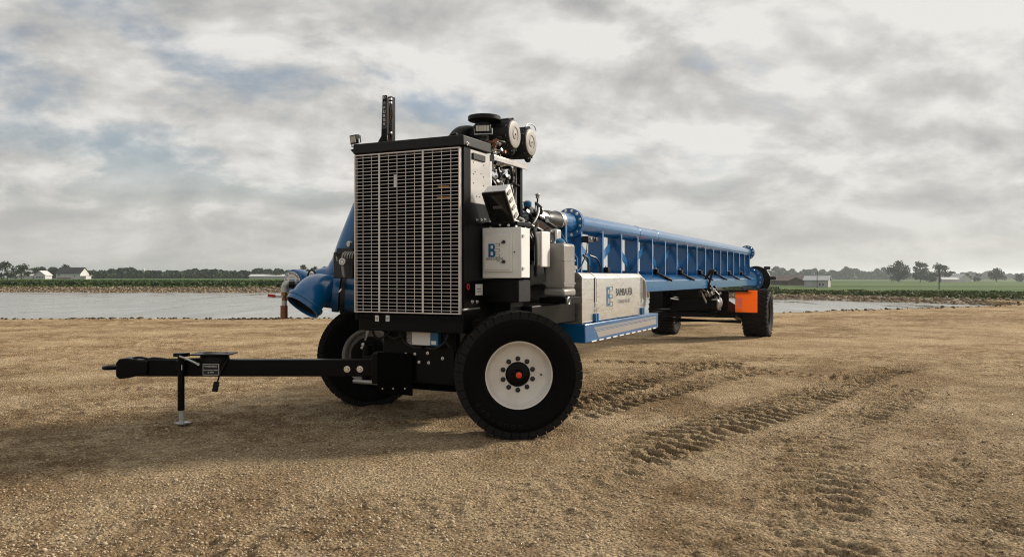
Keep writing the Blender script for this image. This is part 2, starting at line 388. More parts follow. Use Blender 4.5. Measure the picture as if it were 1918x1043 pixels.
def gravel_mat():
    m = bpy.data.materials.new('limestone gravel'); m.use_nodes = True
    n, l = m.node_tree.nodes, m.node_tree.links; b = n['Principled BSDF']
    b.inputs['Roughness'].default_value = 0.92; b.inputs['Specular IOR Level'].default_value = 0.05
    t = n.new('ShaderNodeTexCoord')
    def noise(sc, det, ro=0.6):
        x = n.new('ShaderNodeTexNoise'); x.inputs['Scale'].default_value = sc; x.inputs['Detail'].default_value = det; x.inputs['Roughness'].default_value = ro
        l.new(t.outputs['Object'], x.inputs['Vector']); return x.outputs['Fac']
    def ramp(f, stops):
        r = n.new('ShaderNodeValToRGB'); e = r.color_ramp.elements
        while len(e) < len(stops): e.new(0.5)
        for q, (p, c) in zip(e, stops): q.position = p; q.color = (*c, 1)
        l.new(f, r.inputs[0]); return r.outputs[0]
    def mix(f, a, c, mode='MIX'):
        x = n.new('ShaderNodeMixRGB'); x.blend_type = mode
        for i, q in enumerate((f, a, c)):
            if isinstance(q, (int, float)): x.inputs[i].default_value = q
            elif isinstance(q, tuple): x.inputs[i].default_value = (*q, 1)
            else: l.new(q, x.inputs[i])
        return x.outputs[0]
    base = ramp(noise(0.7, 7, 0.68), [(0.30, (0.235, 0.168, 0.095)), (0.5, (0.395, 0.303, 0.190)), (0.70, (0.50, 0.40, 0.268))])
    grain = ramp(noise(55, 4, 0.75), [(0.34, (0.16, 0.14, 0.12)), (0.50, (0.92, 0.92, 0.92)), (0.64, (1.5, 1.48, 1.43))])
    c = mix(0.85, base, grain, 'MULTIPLY')
    vo = n.new('ShaderNodeTexVoronoi'); vo.inputs['Scale'].default_value = 42; l.new(t.outputs['Object'], vo.inputs['Vector'])
    sp = n.new('ShaderNodeSeparateColor'); l.new(vo.outputs['Color'], sp.inputs[0])
    peb = ramp(sp.outputs[0], [(0.0, (0.55, 0.52, 0.50)), (0.5, (1, 1, 1)), (1.0, (1.30, 1.30, 1.28))])
    c = mix(0.6, c, peb, 'MULTIPLY')
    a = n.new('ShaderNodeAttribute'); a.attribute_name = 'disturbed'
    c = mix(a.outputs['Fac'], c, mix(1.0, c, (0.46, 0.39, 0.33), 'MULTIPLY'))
    a2 = n.new('ShaderNodeAttribute'); a2.attribute_name = 'far_pale'      # sand colour grows paler with distance, towards the water
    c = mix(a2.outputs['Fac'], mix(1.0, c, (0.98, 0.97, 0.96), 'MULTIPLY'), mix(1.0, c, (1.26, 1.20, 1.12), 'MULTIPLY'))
    l.new(c, b.inputs['Base Color'])
    ad = n.new('ShaderNodeMath'); ad.operation = 'ADD'; l.new(noise(70, 5, 0.7), ad.inputs[0])
    mu = n.new('ShaderNodeMath'); mu.operation = 'MULTIPLY'; mu.inputs[1].default_value = -1.2; l.new(vo.outputs['Distance'], mu.inputs[0]); l.new(mu.outputs[0], ad.inputs[1])
    bp = n.new('ShaderNodeBump'); bp.inputs['Strength'].default_value = 1.0; bp.inputs['Distance'].default_value = 0.02
    l.new(ad.outputs[0], bp.inputs['Height']); l.new(bp.outputs[0], b.inputs['Normal'])
    return m
MG = gravel_mat()
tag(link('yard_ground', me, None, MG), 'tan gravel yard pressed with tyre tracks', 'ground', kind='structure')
# plain yard around the detailed part
mb = MB(False)
pts = [(-400, -200), (120, -200), (120, -60), (60, 20), (33, 41.0), (29.5, 45)] + [(x, y - 0.4) for x, y in NS[::-1] if x <= 28.5]
mb.add([(x, y, -0.11) for x, y in pts], [tuple(range(len(pts)))])
tag(mb.build('yard_surround', MG), 'plain gravel ground around the yard', 'ground', kind='structure')

# loose stones lying on the gravel
def ico():
    p = (1 + 5**0.5) / 2
    v = np.array([(-1, p, 0), (1, p, 0), (-1, -p, 0), (1, -p, 0), (0, -1, p), (0, 1, p), (0, -1, -p), (0, 1, -p), (p, 0, -1), (p, 0, 1), (-p, 0, -1), (-p, 0, 1)]) / math.hypot(1, p)
    f = np.array([(0,11,5),(0,5,1),(0,1,7),(0,7,10),(0,10,11),(1,5,9),(5,11,4),(11,10,2),(10,7,6),(7,1,8),(3,9,4),(3,4,2),(3,2,6),(3,6,8),(3,8,9),(4,9,5),(2,4,11),(6,2,10),(8,6,7),(9,8,1)])
    return v, f
IV, IF = ico()
def rocks(name, pos, size, flat, m, jit=0.28):
    n = len(pos)
    ang = rng.random(n) * 2 * math.pi; c, s = np.cos(ang), np.sin(ang)
    vv = IV[None] * (1 + jit * (rng.random((n, 12, 1)) - 0.5) * 2)
    vv = vv * np.stack([0.75 + 0.6 * rng.random(n), 0.7 + 0.5 * rng.random(n), flat * (0.7 + 0.6 * rng.random(n))], -1)[:, None, :] * size[:, None, None]
    x = vv[..., 0] * c[:, None] - vv[..., 1] * s[:, None]; y = vv[..., 0] * s[:, None] + vv[..., 1] * c[:, None]
    V = np.stack([x, y, vv[..., 2]], -1) + pos[:, None, :]
    F = (IF[None] + (np.arange(n) * 12)[:, None, None]).reshape(-1, 3)
    return np_mesh(name, V.reshape(-1, 3), F)
def stone_mat(name, stops, sc):
    m = bpy.data.materials.new(name); m.use_nodes = True
    n, l = m.node_tree.nodes, m.node_tree.links; b = n['Principled BSDF']; b.inputs['Roughness'].default_value = 0.95; b.inputs['Specular IOR Level'].default_value = 0.05
    t = n.new('ShaderNodeTexCoord'); x = n.new('ShaderNodeTexNoise'); x.inputs['Scale'].default_value = sc; x.inputs['Detail'].default_value = 3; x.inputs['Roughness'].default_value = 0.7
    l.new(t.outputs['Object'], x.inputs['Vector']); r = n.new('ShaderNodeValToRGB'); e = r.color_ramp.elements
    while len(e) < len(stops): e.new(0.5)
    for q, (p, c) in zip(e, stops): q.position = p; q.color = (*c, 1)
    l.new(x.outputs['Fac'], r.inputs[0]); l.new(r.outputs[0], b.inputs['Base Color']); return m
NST = 60000
yy = 2.6 * (13 / 2.6) ** (rng.random(NST) ** 1.2)
xx = (rng.random(NST) * 2 - 1) * 0.85 * yy
den = fbm(xx * 0.6, yy * 0.6, 3, 91)
keep = rng.random(NST) < sstep(0.30, 0.62, den) * 0.9 + 0.15
xx, yy = xx[keep], yy[keep]
sz = 0.0028 + 0.0085 * rng.random(len(xx)) ** 3.2 + (rng.random(len(xx)) > 0.992) * 0.016 * rng.random(len(xx))
zz = yard_height(xx, yy)[0] + sz * 0.25
me = rocks('gravel_stones', np.stack([xx, yy, zz], -1), sz, 0.75, None)
MS = stone_mat('loose limestone', [(0.30, (0.18, 0.13, 0.08)), (0.46, (0.38, 0.30, 0.20)), (0.60, (0.52, 0.43, 0.31)), (0.76, (0.36, 0.33, 0.28))], 45)
tag(link('gravel_stones', me, None, MS), 'loose tan gravel stones scattered over the yard', 'gravel', kind='stuff')
# clods thrown up along the tracks and dark stones at the water's edge
cp = []
for pts, hw, pitch, dep, st in TRACKS:
    P = np.array(pts)
    for (ax, ay), (bx_, by_) in zip(P[:-1], P[1:]):
        L = math.hypot(bx_ - ax, by_ - ay); k = int(L * 34 * st)
        t = rng.random(k); o = rng.normal(0, hw * 0.8, k)
        cp.append(np.stack([ax + (bx_ - ax) * t + o * (by_ - ay) / L, ay + (by_ - ay) * t - o * (bx_ - ax) / L], -1))
cp = np.concatenate(cp)
sz = 0.005 + 0.013 * rng.random(len(cp)) ** 3
zz = yard_height(cp[:, 0], cp[:, 1])[0] + sz * 0.2
me = rocks('earth_clods', np.c_[cp, zz], sz, 0.7, None, 0.4)
MC = stone_mat('damp earth clods', [(0.3, (0.22, 0.16, 0.10)), (0.6, (0.36, 0.28, 0.18)), (0.8, (0.46, 0.37, 0.26))], 25)
tag(link('earth_clods', me, None, MC), 'brown earth clods thrown up along the tyre tracks', 'earth clods', kind='stuff')
xs_ = np.concatenate([rng.uniform(-20, 30, 500), rng.normal(-8.7, 0.7, 160), rng.normal(-4.0, .3, 40), rng.normal(-13, 2.0, 80)])
ed = near_edge(xs_) + rng.normal(0.1, 0.35, len(xs_))
sz = 0.02 + 0.06 * rng.random(len(xs_)) ** 2
zz = yard_height(xs_, ed)[0] + 0.01
me = rocks('shore_stones', np.stack([xs_, ed, zz], -1), sz, 0.7, None, 0.35)
tag(link('shore_stones', me, None, stone_mat('wet shore stones', [(0.3, (0.03, 0.025, 0.02)), (0.6, (0.12, 0.09, 0.065)), (0.8, (0.3, 0.25, 0.18))], 4)), 'small dark stones strewn along the near edge of the water', 'stones', kind='stuff')

# ------------------------------------------------------------------ lake
mw = bpy.data.materials.new('lake water'); mw.use_nodes = True
n, l = mw.node_tree.nodes, mw.node_tree.links; b = n['Principled BSDF']
b.inputs['Base Color'].default_value = (0.25, 0.26, 0.245, 1); b.inputs['Roughness'].default_value = 0.16; b.inputs['IOR'].default_value = 1.33
t = n.new('ShaderNodeTexCoord'); mp = n.new('ShaderNodeMapping'); mp.inputs['Scale'].default_value = (0.7, 0.16, 1); l.new(t.outputs['Object'], mp.inputs[0])
x = n.new('ShaderNodeTexNoise'); x.inputs['Scale'].default_value = 0.9; x.inputs['Detail'].default_value = 5; x.inputs['Roughness'].default_value = 0.55; l.new(mp.outputs[0], x.inputs['Vector'])
big = n.new('ShaderNodeTexNoise'); big.inputs['Scale'].default_value = 0.05; l.new(t.outputs['Object'], big.inputs['Vector'])
rr_ = n.new('ShaderNodeMapRange'); rr_.inputs['From Min'].default_value = 0.38; rr_.inputs['From Max'].default_value = 0.62; rr_.inputs['To Min'].default_value = 0.07; rr_.inputs['To Max'].default_value = 0.30; l.new(x.outputs['Fac'], rr_.inputs['Value']); l.new(rr_.outputs[0], b.inputs['Roughness'])
# ripples die out in the sheltered right-hand arm of the pond
sx = n.new('ShaderNodeSeparateXYZ'); l.new(t.outputs['Object'], sx.inputs[0])
mr = n.new('ShaderNodeMapRange'); mr.inputs['From Min'].default_value = -22; mr.inputs['From Max'].default_value = 12; mr.inputs['To Min'].default_value = 0.85; mr.inputs['To Max'].default_value = 0.06; l.new(sx.outputs[0], mr.inputs['Value'])
bp = n.new('ShaderNodeBump'); bp.inputs['Distance'].default_value = 0.12; l.new(mr.outputs[0], bp.inputs['Strength']); l.new(x.outputs['Fac'], bp.inputs['Height']); l.new(bp.outputs[0], b.inputs['Normal'])
mb = MB(False)
pts = [(x_, y_ - 4) for x_, y_ in NS if x_ <= 28.5] + [(31, 44)] + [(x_, y_ + 2.0) for x_, y_ in FS[::-1] if x_ <= 30]
mb.add([(x_, y_, -0.25) for x_, y_ in pts], [tuple(range(len(pts)))])
tag(mb.build('lake_water', mw), 'pale rippled pond reflecting the clouds', 'water', kind='structure')

# ------------------------------------------------------------------ far bank and farmland
def land(x, y):
    """height of the farmland; lower towards the right-hand distance"""
    s = sstep(-0.02, 0.30, x / np.maximum(y, 1.0)); far = sstep(60, 210, y)
    top = 0.22 - 0.20 * sstep(-30, 30, x)
    return top * (1 - far) + far * (0.40 * (1 - s) - 1.5 * s) + 0.12 * (fbm(x * 0.02, y * 0.02, 2, 15) - 0.5) * far
fx = np.unique(np.concatenate([np.linspace(-400, -70, 40), np.linspace(-70, 40, 180), np.linspace(40, 110, 40)]))
fy = np.interp(fx, FS[:, 0], FS[:, 1])
sh = np.stack([fx, fy], -1)
tg = np.gradient(sh, axis=0); tg /= np.linalg.norm(tg, axis=1)[:, None]; nm = np.stack([-tg[:, 1], tg[:, 0]], -1)
prof = [(-1.5, None, -0.7), (0, None, -0.27), (1.5, 0.5, 0), (2.6, 0.96, 0), (3.6, 1.0, 0)]
Vb = []
for off, k, zf in prof:
    q = sh + nm * off; lz = land(q[:, 0], q[:, 1])
    z = np.full(len(q), zf) if k is None else -0.27 + (lz + 0.27) * k + 0.05 * (fbm(q[:, 0], q[:, 1], 2, 4) - 0.5)
    Vb.append(np.c_[q, z])
nb = len(fx); ii = np.arange(nb * len(prof)).reshape(len(prof), nb)
Fb = np.stack([ii[:-1, :-1], ii[:-1, 1:], ii[1:, 1:], ii[1:, :-1]], -1).reshape(-1, 4)
tag(link('far_bank', np_mesh('far_bank', np.concatenate(Vb), Fb), None, mat('bank soil', (0.24, 0.19, 0.12), 0.95, var=0.4, vscale=1.5)), 'low earth bank along the far side of the pond', 'bank', kind='structure')
# riprap
k = 9000
si = rng.uniform(0.0, 1.0, k); xq = np.interp(si, [0, 0.12, 0.78, 1], [-110, -70, 30, 62]); yq = np.interp(xq, fx, fy)
j = np.clip(np.searchsorted(fx, xq), 0, nb - 1); of = rng.uniform(-0.3, 2.7, k); q = np.c_[xq, yq] + nm[j] * of[:, None]
lz = land(q[:, 0], q[:, 1]); z = np.where(of < 1.5, -0.3 + (0.5 * (lz + 0.27) + 0.03) * np.clip(of, 0, 1.5) / 1.5, -0.27 + (lz + 0.27) * (0.5 + 0.46 * (of - 1.5) / 1.1)) + 0.03
me = rocks('riprap_stones', np.c_[q, z], 0.07 + 0.15 * rng.random(k) ** 2.2, 0.75, None, 0.35)
tag(link('riprap_stones', me, None, stone_mat('riprap limestone', [(0.30, (0.07, 0.05, 0.033)), (0.48, (0.20, 0.15, 0.10)), (0.62, (0.33, 0.27, 0.195)), (0.8, (0.15, 0.13, 0.115))], 2.2)), 'broken riprap stones lining the far shore', 'stones', kind='stuff')
# farmland sheet to the horizon
gy = np.concatenate([np.linspace(3.5, 60, 24), np.geomspace(64, 5000, 36)])
gv = []
for o in gy:
    s_ = np.clip(o / 90, 0, 1)
    q = sh + nm * min(o, 60) * 1.0 + np.c_[np.zeros(nb), np.full(nb, max(0, o - 60))]
    if o > 60: q[:, 0] = q[:, 0] * (1 + (o - 60) / 90)
    gv.append(np.c_[q, land(q[:, 0], q[:, 1])])
ii = np.arange(nb * len(gy)).reshape(len(gy), nb)
Fb = np.stack([ii[:-1, :-1], ii[:-1, 1:], ii[1:, 1:], ii[1:, :-1]], -1).reshape(-1, 4)
mf = bpy.data.materials.new('field green'); mf.use_nodes = True
n, l = mf.node_tree.nodes, mf.node_tree.links; b = n['Principled BSDF']; b.inputs['Roughness'].default_value = 0.95; b.inputs['Specular IOR Level'].default_value = 0.1
t = n.new('ShaderNodeTexCoord'); mp = n.new('ShaderNodeMapping'); mp.inputs['Scale'].default_value = (0.004, 0.02, 1); l.new(t.outputs['Object'], mp.inputs[0])
x = n.new('ShaderNodeTexNoise'); x.inputs['Scale'].default_value = 1.0; x.inputs['Detail'].default_value = 4; l.new(mp.outputs[0], x.inputs['Vector'])
r = n.new('ShaderNodeValToRGB'); e = r.color_ramp.elements; e[0].position = 0.35; e[0].color = (0.040, 0.075, 0.020, 1); e[1].position = 0.62; e[1].color = (0.11, 0.165, 0.05, 1)
l.new(x.outputs['Fac'], r.inputs[0])
f2 = n.new('ShaderNodeTexNoise'); f2.inputs['Scale'].default_value = 1.5; f2.inputs['Detail'].default_value = 4; l.new(t.outputs['Object'], f2.inputs['Vector'])
mm = n.new('ShaderNodeMixRGB'); mm.blend_type = 'OVERLAY'; mm.inputs[0].default_value = 0.6; l.new(r.outputs[0], mm.inputs[1]); l.new(f2.outputs['Fac'], mm.inputs[2]); l.new(mm.outputs[0], b.inputs['Base Color'])
bp = n.new('ShaderNodeBump'); bp.inputs['Strength'].default_value = 1.0; bp.inputs['Distance'].default_value = 0.4; l.new(f2.outputs['Fac'], bp.inputs['Height']); l.new(bp.outputs[0], b.inputs['Normal'])
tag(link('farmland', np_mesh('farmland', np.concatenate(gv), Fb), None, mf), 'flat green farm fields beyond the pond', 'field', kind='structure')

# ------------------------------------------------------------------ foliage
def leaf_mat(name, c1, c2, sc=0.6):
    m = bpy.data.materials.new(name); m.use_nodes = True
    n, l = m.node_tree.nodes, m.node_tree.links; b = n['Principled BSDF']; b.inputs['Roughness'].default_value = 0.75; b.inputs['Specular IOR Level'].default_value = 0.2
    t = n.new('ShaderNodeTexCoord'); x = n.new('ShaderNodeTexNoise'); x.inputs['Scale'].default_value = sc; x.inputs['Detail'].default_value = 3; l.new(t.outputs['Object'], x.inputs['Vector'])
    r = n.new('ShaderNodeValToRGB'); e = r.color_ramp.elements; e[0].position = 0.35; e[0].color = (*c1, 1); e[1].position = 0.65; e[1].color = (*c2, 1)
    l.new(x.outputs['Fac'], r.inputs[0]); l.new(r.outputs[0], b.inputs['Base Color']); return m
ML = dict(dark=leaf_mat('dark foliage', (0.018, 0.028, 0.010), (0.050, 0.070, 0.026)), mid=leaf_mat('oak foliage', (0.026, 0.040, 0.013), (0.070, 0.095, 0.034)),
          crop=leaf_mat('soybean foliage', (0.045, 0.065, 0.016), (0.105, 0.125, 0.035), 1.2), bark=mat('bark', (0.07, 0.055, 0.04), 0.95, var=0.4, vscale=3),
          corn=leaf_mat('corn foliage', (0.026, 0.048, 0.014), (0.060, 0.095, 0.028), 0.5))
def quads(cen, size, seed=0, up=0.0):
    g = np.random.default_rng(seed); n = len(cen)
    a = g.normal(size=(n, 3)); a /= np.linalg.norm(a, axis=1)[:, None]
    b = g.normal(size=(n, 3)); b[:, 2] += up; b -= a * (a * b).sum(1)[:, None]; b /= np.linalg.norm(b, axis=1)[:, None]
    a *= size[:, None]; b *= size[:, None] * 0.8
    V = np.stack([cen - a - b * 0.3, cen + b * -0.9, cen + a - b * 0.2, cen + b], 1).reshape(-1, 3)
    return V, np.arange(n * 4).reshape(-1, 4)
def crown_points(n, lobes, seed):
    g = np.random.default_rng(seed); out = []
    w = np.array([l[3] ** 2 for l in lobes]); w = w / w.sum()
    for (x, y, z, r, fz), p in zip(lobes, w):
        k = int(n * p); d = g.normal(size=(k, 3)); d /= np.linalg.norm(d, axis=1)[:, None]
        rad = r * g.random(k) ** 0.45 * (0.85 + 0.35 * g.random(k))
        out.append(np.c_[x + d[:, 0] * rad, y + d[:, 1] * rad, z + d[:, 2] * rad * fz])
    return np.concatenate(out)
def F3(px, d, py=None):
    x = (px - 959) / 1476 * d
    return (x, d, float(land(np.array([x]), np.array([d]))[0]) if py is None else CAM_H - (py - 518.5) / 1476 * d)
def tree(name, px, d, h, w, label, kind='mid', seed=1, leaves=900, leaf=0.3, trunk=0.22, lob=9, group=None, open_=0.0):
    g = np.random.default_rng(seed); x, y, z = F3(px, d)
    t = empty(name, None, (x, y, z)); tag(t, label, 'tree', group)
    mb = MB(False); tw = max(0.12, w * 0.035)
    mb.tube(spline([(0, 0, -0.3), (g.normal(0, .1), 0, h * trunk), (g.normal(0, .25), g.normal(0, .2), h * 0.55), (g.normal(0, .3), 0, h * 0.8)], 4), [tw * (1 - 0.75 * i / 12) for i in range(13)], 7)
    lobes = []
    for i in range(lob):
        a = i / lob * 6.28 + g.random(); zz = h * (trunk + 0.10 + (0.86 - trunk) * g.random()); 
        env = math.sin(math.pi * min(1, max(0.12, (zz / h - trunk * 0.6) / (1.05 - trunk * 0.6)))) ** 0.7
        rr = w * 0.5 * env * (0.45 + 0.3 * g.random()); r = w * (0.17 + 0.10 * g.random()) * (1 - open_ * 0.35)
        p = (math.cos(a) * rr, math.sin(a) * rr, zz); lobes.append((*p, r, 0.75))
        mb.tube(spline([(0, 0, h * (trunk + 0.15 * g.random())), (p[0] * 0.5, p[1] * 0.5, zz * 0.8), p], 3), [tw * 0.45, tw * 0.4, tw * 0.35, tw * 0.3, tw * 0.25, tw * 0.2, tw * 0.12], 5)
    lobes.append((0, 0, h * 0.86, w * 0.2, 0.7))
    mb.build('trunk', ML['bark'], t)
    C = crown_points(leaves, lobes, seed + 50); V, F = quads(C, leaf * (0.6 + 0.8 * g.random(len(C))), seed)
    link('crown', np_mesh('crown', V, F), t, ML[kind]); return t
def wood(name, pxs, d, hpx, label, seed, kind='dark', step=7.0, deep=60):
    """a far-off wood: trees packed into one mass"""
    g = np.random.default_rng(seed); cs = []; ss = []
    x0, x1 = [(p - 959) / 1476 * d for p in pxs]
    nx = int((x1 - x0) / step)
    for i in range(nx * 2):
        x = x0 + (x1 - x0) * (i + g.random()) / (nx * 2); yd = d + g.random() * deep; x *= yd / d
        z = float(land(np.array([x]), np.array([yd]))[0]); s = (x / yd * 1476 + 959 - pxs[0]) / (pxs[1] - pxs[0])
        hh = hpx(s) / 1476 * yd * (0.72 + 0.38 * g.random()); w = step * (0.5 + 0.4 * g.random())
        k = 330; a = g.random(k) * 6.28; u = g.random(k); rr = w * (0.35 + 0.65 * np.sin(np.pi * np.clip(u * 0.9 + 0.12, 0, 1))) * np.sqrt(g.random(k))
        cs.append(np.c_[x + np.cos(a) * rr, yd + np.sin(a) * rr, z + hh * (0.02 + 0.98 * u)]); ss.append(np.full(k, step * 0.125) * (0.6 + 0.9 * g.random(k)))
    V, F = quads(np.concatenate(cs), np.concatenate(ss), seed)
    return tag(link(name, np_mesh(name, V, F), None, ML[kind]), label, 'wood', kind='stuff')
wood('far_wood', (60, 560), 520, lambda s: 17.5 - 3 * s + 2 * math.sin(s * 23), 'long dark wood on the horizon behind the white farm buildings', 3)
wood('hazy_wood', (1380, 1700), 900, lambda s: 20 - 2 * s + 3.5 * math.sin(s * 31), 'hazy tree line behind the brown barn and pale shed', 4, step=10)
wood('distant_wood', (1690, 2010), 1000, lambda s: 12 + 2 * math.sin(s * 17), 'low bluish wood on the right-hand horizon', 6, step=8)
wood('thin_far_wood', (520, 1400), 900, lambda s: 8 + 2 * math.sin(s * 40), 'thin tree line far behind the pump trailer', 8, step=10)

# crops
def crop(name, x0, x1, o0, o1, k, hgt, size, m, label, seed):
    g = np.random.default_rng(seed)
    x = g.uniform(x0, x1, k); y = np.interp(x, fx, fy); jj = np.clip(np.searchsorted(fx, x), 0, nb - 1); of = o0 + (o1 - o0) * g.random(k) ** 1.5
    q = np.c_[x, y] + nm[jj] * of[:, None]; z = land(q[:, 0], q[:, 1])
    C = np.c_[q, z + hgt * (0.1 + 0.9 * g.random(k) ** 0.6)]
    V, F = quads(C, size * (0.6 + 0.8 * g.random(k)), seed, 0.8)
    return tag(link(name, np_mesh(name, V, F), None, ML[m]), label, 'crop', kind='stuff')
crop('bean_crop', 6, 62, 3.4, 22, 46000, 0.24, 0.09, 'crop', 'leafy bean crop growing above the right-hand shore', 21)
crop('corn_crop', -110, 8, 7.5, 70, 60000, 0.42, 0.2, 'corn', 'dark green crop behind the left-hand shore', 22)
crop('bank_weeds', -110, 30, 2.7, 7, 9000, 0.22, 0.10, 'crop', 'short weeds along the top of the stone bank', 23)

# ------------------------------------------------------------------ farm buildings
MB_ = dict(wall=mat('white siding', (0.55, 0.54, 0.52), 0.7, var=0.12, vscale=0.4), roof=mat('white metal roof', (0.62, 0.62, 0.61), 0.5, var=0.1, vscale=0.3),
           dark=mat('dark shingle roof', (0.03, 0.03, 0.032), 0.85, var=0.3, vscale=0.6), grey=mat('pale grey siding', (0.40, 0.40, 0.385), 0.7, var=0.1, vscale=0.5), groof=mat('grey sheet roof', (0.42, 0.43, 0.44), 0.5, var=0.1, vscale=0.4),
           brown=mat('weathered barn boards', (0.11, 0.065, 0.045), 0.9, var=0.4, vscale=1.0), broof=mat('rusty barn roof', (0.12, 0.085, 0.07), 0.8, var=0.4, vscale=0.5), glass=mat('dark window', (0.02, 0.025, 0.03), 0.15),
           pole=mat('weathered pole', (0.06, 0.05, 0.04), 0.95), red=mat('red door paint', (0.20, 0.05, 0.04), 0.7))
def building(name, px, d, w, dep, hw, hr, label, wall='wall', roof='roof', rz=0.0, ridge='x', windows=(), doors=(), base=True):
    x, y, z = F3(px, d); o = empty(name, None, (x, y, z)); o.rotation_euler = (0, 0, rz); tag(o, label, 'building')
    mb = MB(False)
    if ridge == 'x': pr = [(-w/2, -dep/2, -0.6), (-w/2, dep/2, -0.6), (-w/2, dep/2, hw), (-w/2, 0, hr - 0.05), (-w/2, -dep/2, hw)]; mb.prism(pr[::-1], (w, 0, 0))
    else: pr = [(-w/2, -dep/2, -0.6), (w/2, -dep/2, -0.6), (w/2, -dep/2, hw), (0, -dep/2, hr - 0.05), (-w/2, -dep/2, hw)]; mb.prism(pr, (0, dep, 0))
    mb.build('wall', MB_[wall], o)
    e = 0.35; T = 0.16
    for s in (-1, 1):
        mb = MB(False)
        if ridge == 'x':
            a = (dep/2 + e); zl = hw - (hr - hw) * e / (dep/2)
            pr = [(-w/2 - e, s*a, zl + 0.02), (-w/2 - e, 0, hr + 0.02), (-w/2 - e, 0, hr + 0.02 + T), (-w/2 - e, s*a, zl + 0.02 + T)]; mb.prism(pr, (w + 2*e, 0, 0))
        else:
            a = (w/2 + e); zl = hw - (hr - hw) * e / (w/2)
            pr = [(s*a, -dep/2 - e, zl + 0.02), (0, -dep/2 - e, hr + 0.02), (0, -dep/2 - e, hr + 0.02 + T), (s*a, -dep/2 - e, zl + 0.02 + T)]; mb.prism(pr, (0, dep + 2*e, 0))
        mb.build('roof_slope', MB_[roof], o)
    for (wx, wz, ww, wh) in windows:
        MB(False).box((wx, -dep/2 - 0.03, wz), (ww, 0.1, wh)).build('window', MB_['glass'], o)
    for (wx, wz, ww, wh, mt) in doors:
        MB(False).box((wx, -dep/2 - 0.04, wz), (ww, 0.12, wh)).build('door', MB_[mt], o)
    return o
s4 = 400 / 1476
building('white_shed', 46, 400, 12.5, 8, 1.5, 2.2, 'long low white farm shed left of the gabled white house', 'wall', 'roof', windows=[(-1.5, 0.8, .5, .5), (0.2, 0.8, .5, .5), (2, .8, .5, .5)])
building('white_hall', 47, 412, 7.0, 6, 3.6, 4.3, 'white flat-fronted hall rising behind the long low farm shed', 'wall', 'roof')
building('gabled_house', 81, 398, 5.4, 6, 2.0, 4.0, 'small white house with a front gable beside the dark roofed barn', 'wall', 'roof', ridge='y', windows=[(-1.4, .9, .8, .6), (0, .9, .8, .6), (1.4, .9, .8, .6)])
building('white_barn', 136, 392, 12.0, 8, 2.9, 5.6, 'white barn with a steep dark roof', 'wall', 'dark', windows=[(3.2, 1.5, .5, .6), (-4.5, 2.0, .6, .9)], doors=[(-2, .35, 7, .5, 'red')])
building('barn_annex', 161, 391, 2.6, 5, 1.4, 1.8, 'low white annex at the right end of the dark roofed barn', 'wall', 'roof')
building('farmstead', 275, 560, 11.5, 7, 2.2, 3.4, 'distant white farmstead around a pale silo', 'wall', 'roof')
building('tiny_white_house', 306, 565, 6.5, 6, 2.0, 3.0, 'tiny white house just right of the distant silo', 'wall', 'roof')
building('long_shed', 505, 520, 24, 9, 1.4, 2.6, 'long low shed with a pale roof left of the blue drum', 'grey', 'roof')
building('brown_barn', 1466, 290, 13.0, 8, 1.6, 3.2, 'weathered brown barn left of the pale grey shed', 'brown', 'broof', rz=-0.3)
building('brown_annex', 1490, 284, 5.5, 6, 1.5, 2.7, 'reddish brown gabled annex at the right end of the brown barn', 'brown', 'broof', ridge='y', rz=-0.3)
building('grey_shed', 1531, 232, 6.6, 5.5, 2.0, 3.1, 'pale grey shed with a sheet roof beside the power pole', 'grey', 'groof', rz=-0.5, windows=[(1.0, .75, .35, .6), (1.9, .75, .35, .6)], doors=[(-1.9, .9, 1.5, 1.7, 'groof')])
building('white_farmhouse', 1797, 430, 9.5, 7, 1.6, 4.2, 'white gabled farmhouse half hidden by the tree with an open crown', 'wall', 'groof', ridge='y', rz=0.35)
building('low_white_shed', 1776, 422, 8.5, 5, 1.5, 2.6, 'low white shed in front of the white gabled farmhouse', 'wall', 'roof')
si_ = F3(269, 556); o = empty('silo', None, si_); tag(o, 'pale round silo standing in the distant white farmstead', 'silo')
MB(False).lathe((0, 0, -.5), (0, 0, 1), [(0, 1.0), (6.6, 1.0)], 14).build('shell', MB_['wall'], o)
MB(False).lathe((0, 0, 6.1), (0, 0, 1), [(0, 1.08), (.5, .8), (.9, .2)], 14).build('dome', MB_['roof'], o)
def pole(px, d, h, label):
    o = empty('utility_pole', None, F3(px, d)); tag(o, label, 'pole')
    MB(False).cyl((0, 0, -.5), (0, 0, h), .11, .08, 8).build('post', MB_['pole'], o)
    MB(False).box((0, -.12, h - .5), (1.3, .09, .11)).build('crossarm', MB_['pole'], o)
pole(1530.5, 205, 4.6, 'thin dark utility pole in front of the pale grey shed')
pole(1759, 150, 3.9, 'thin dark utility pole in front of the tree with an open crown')

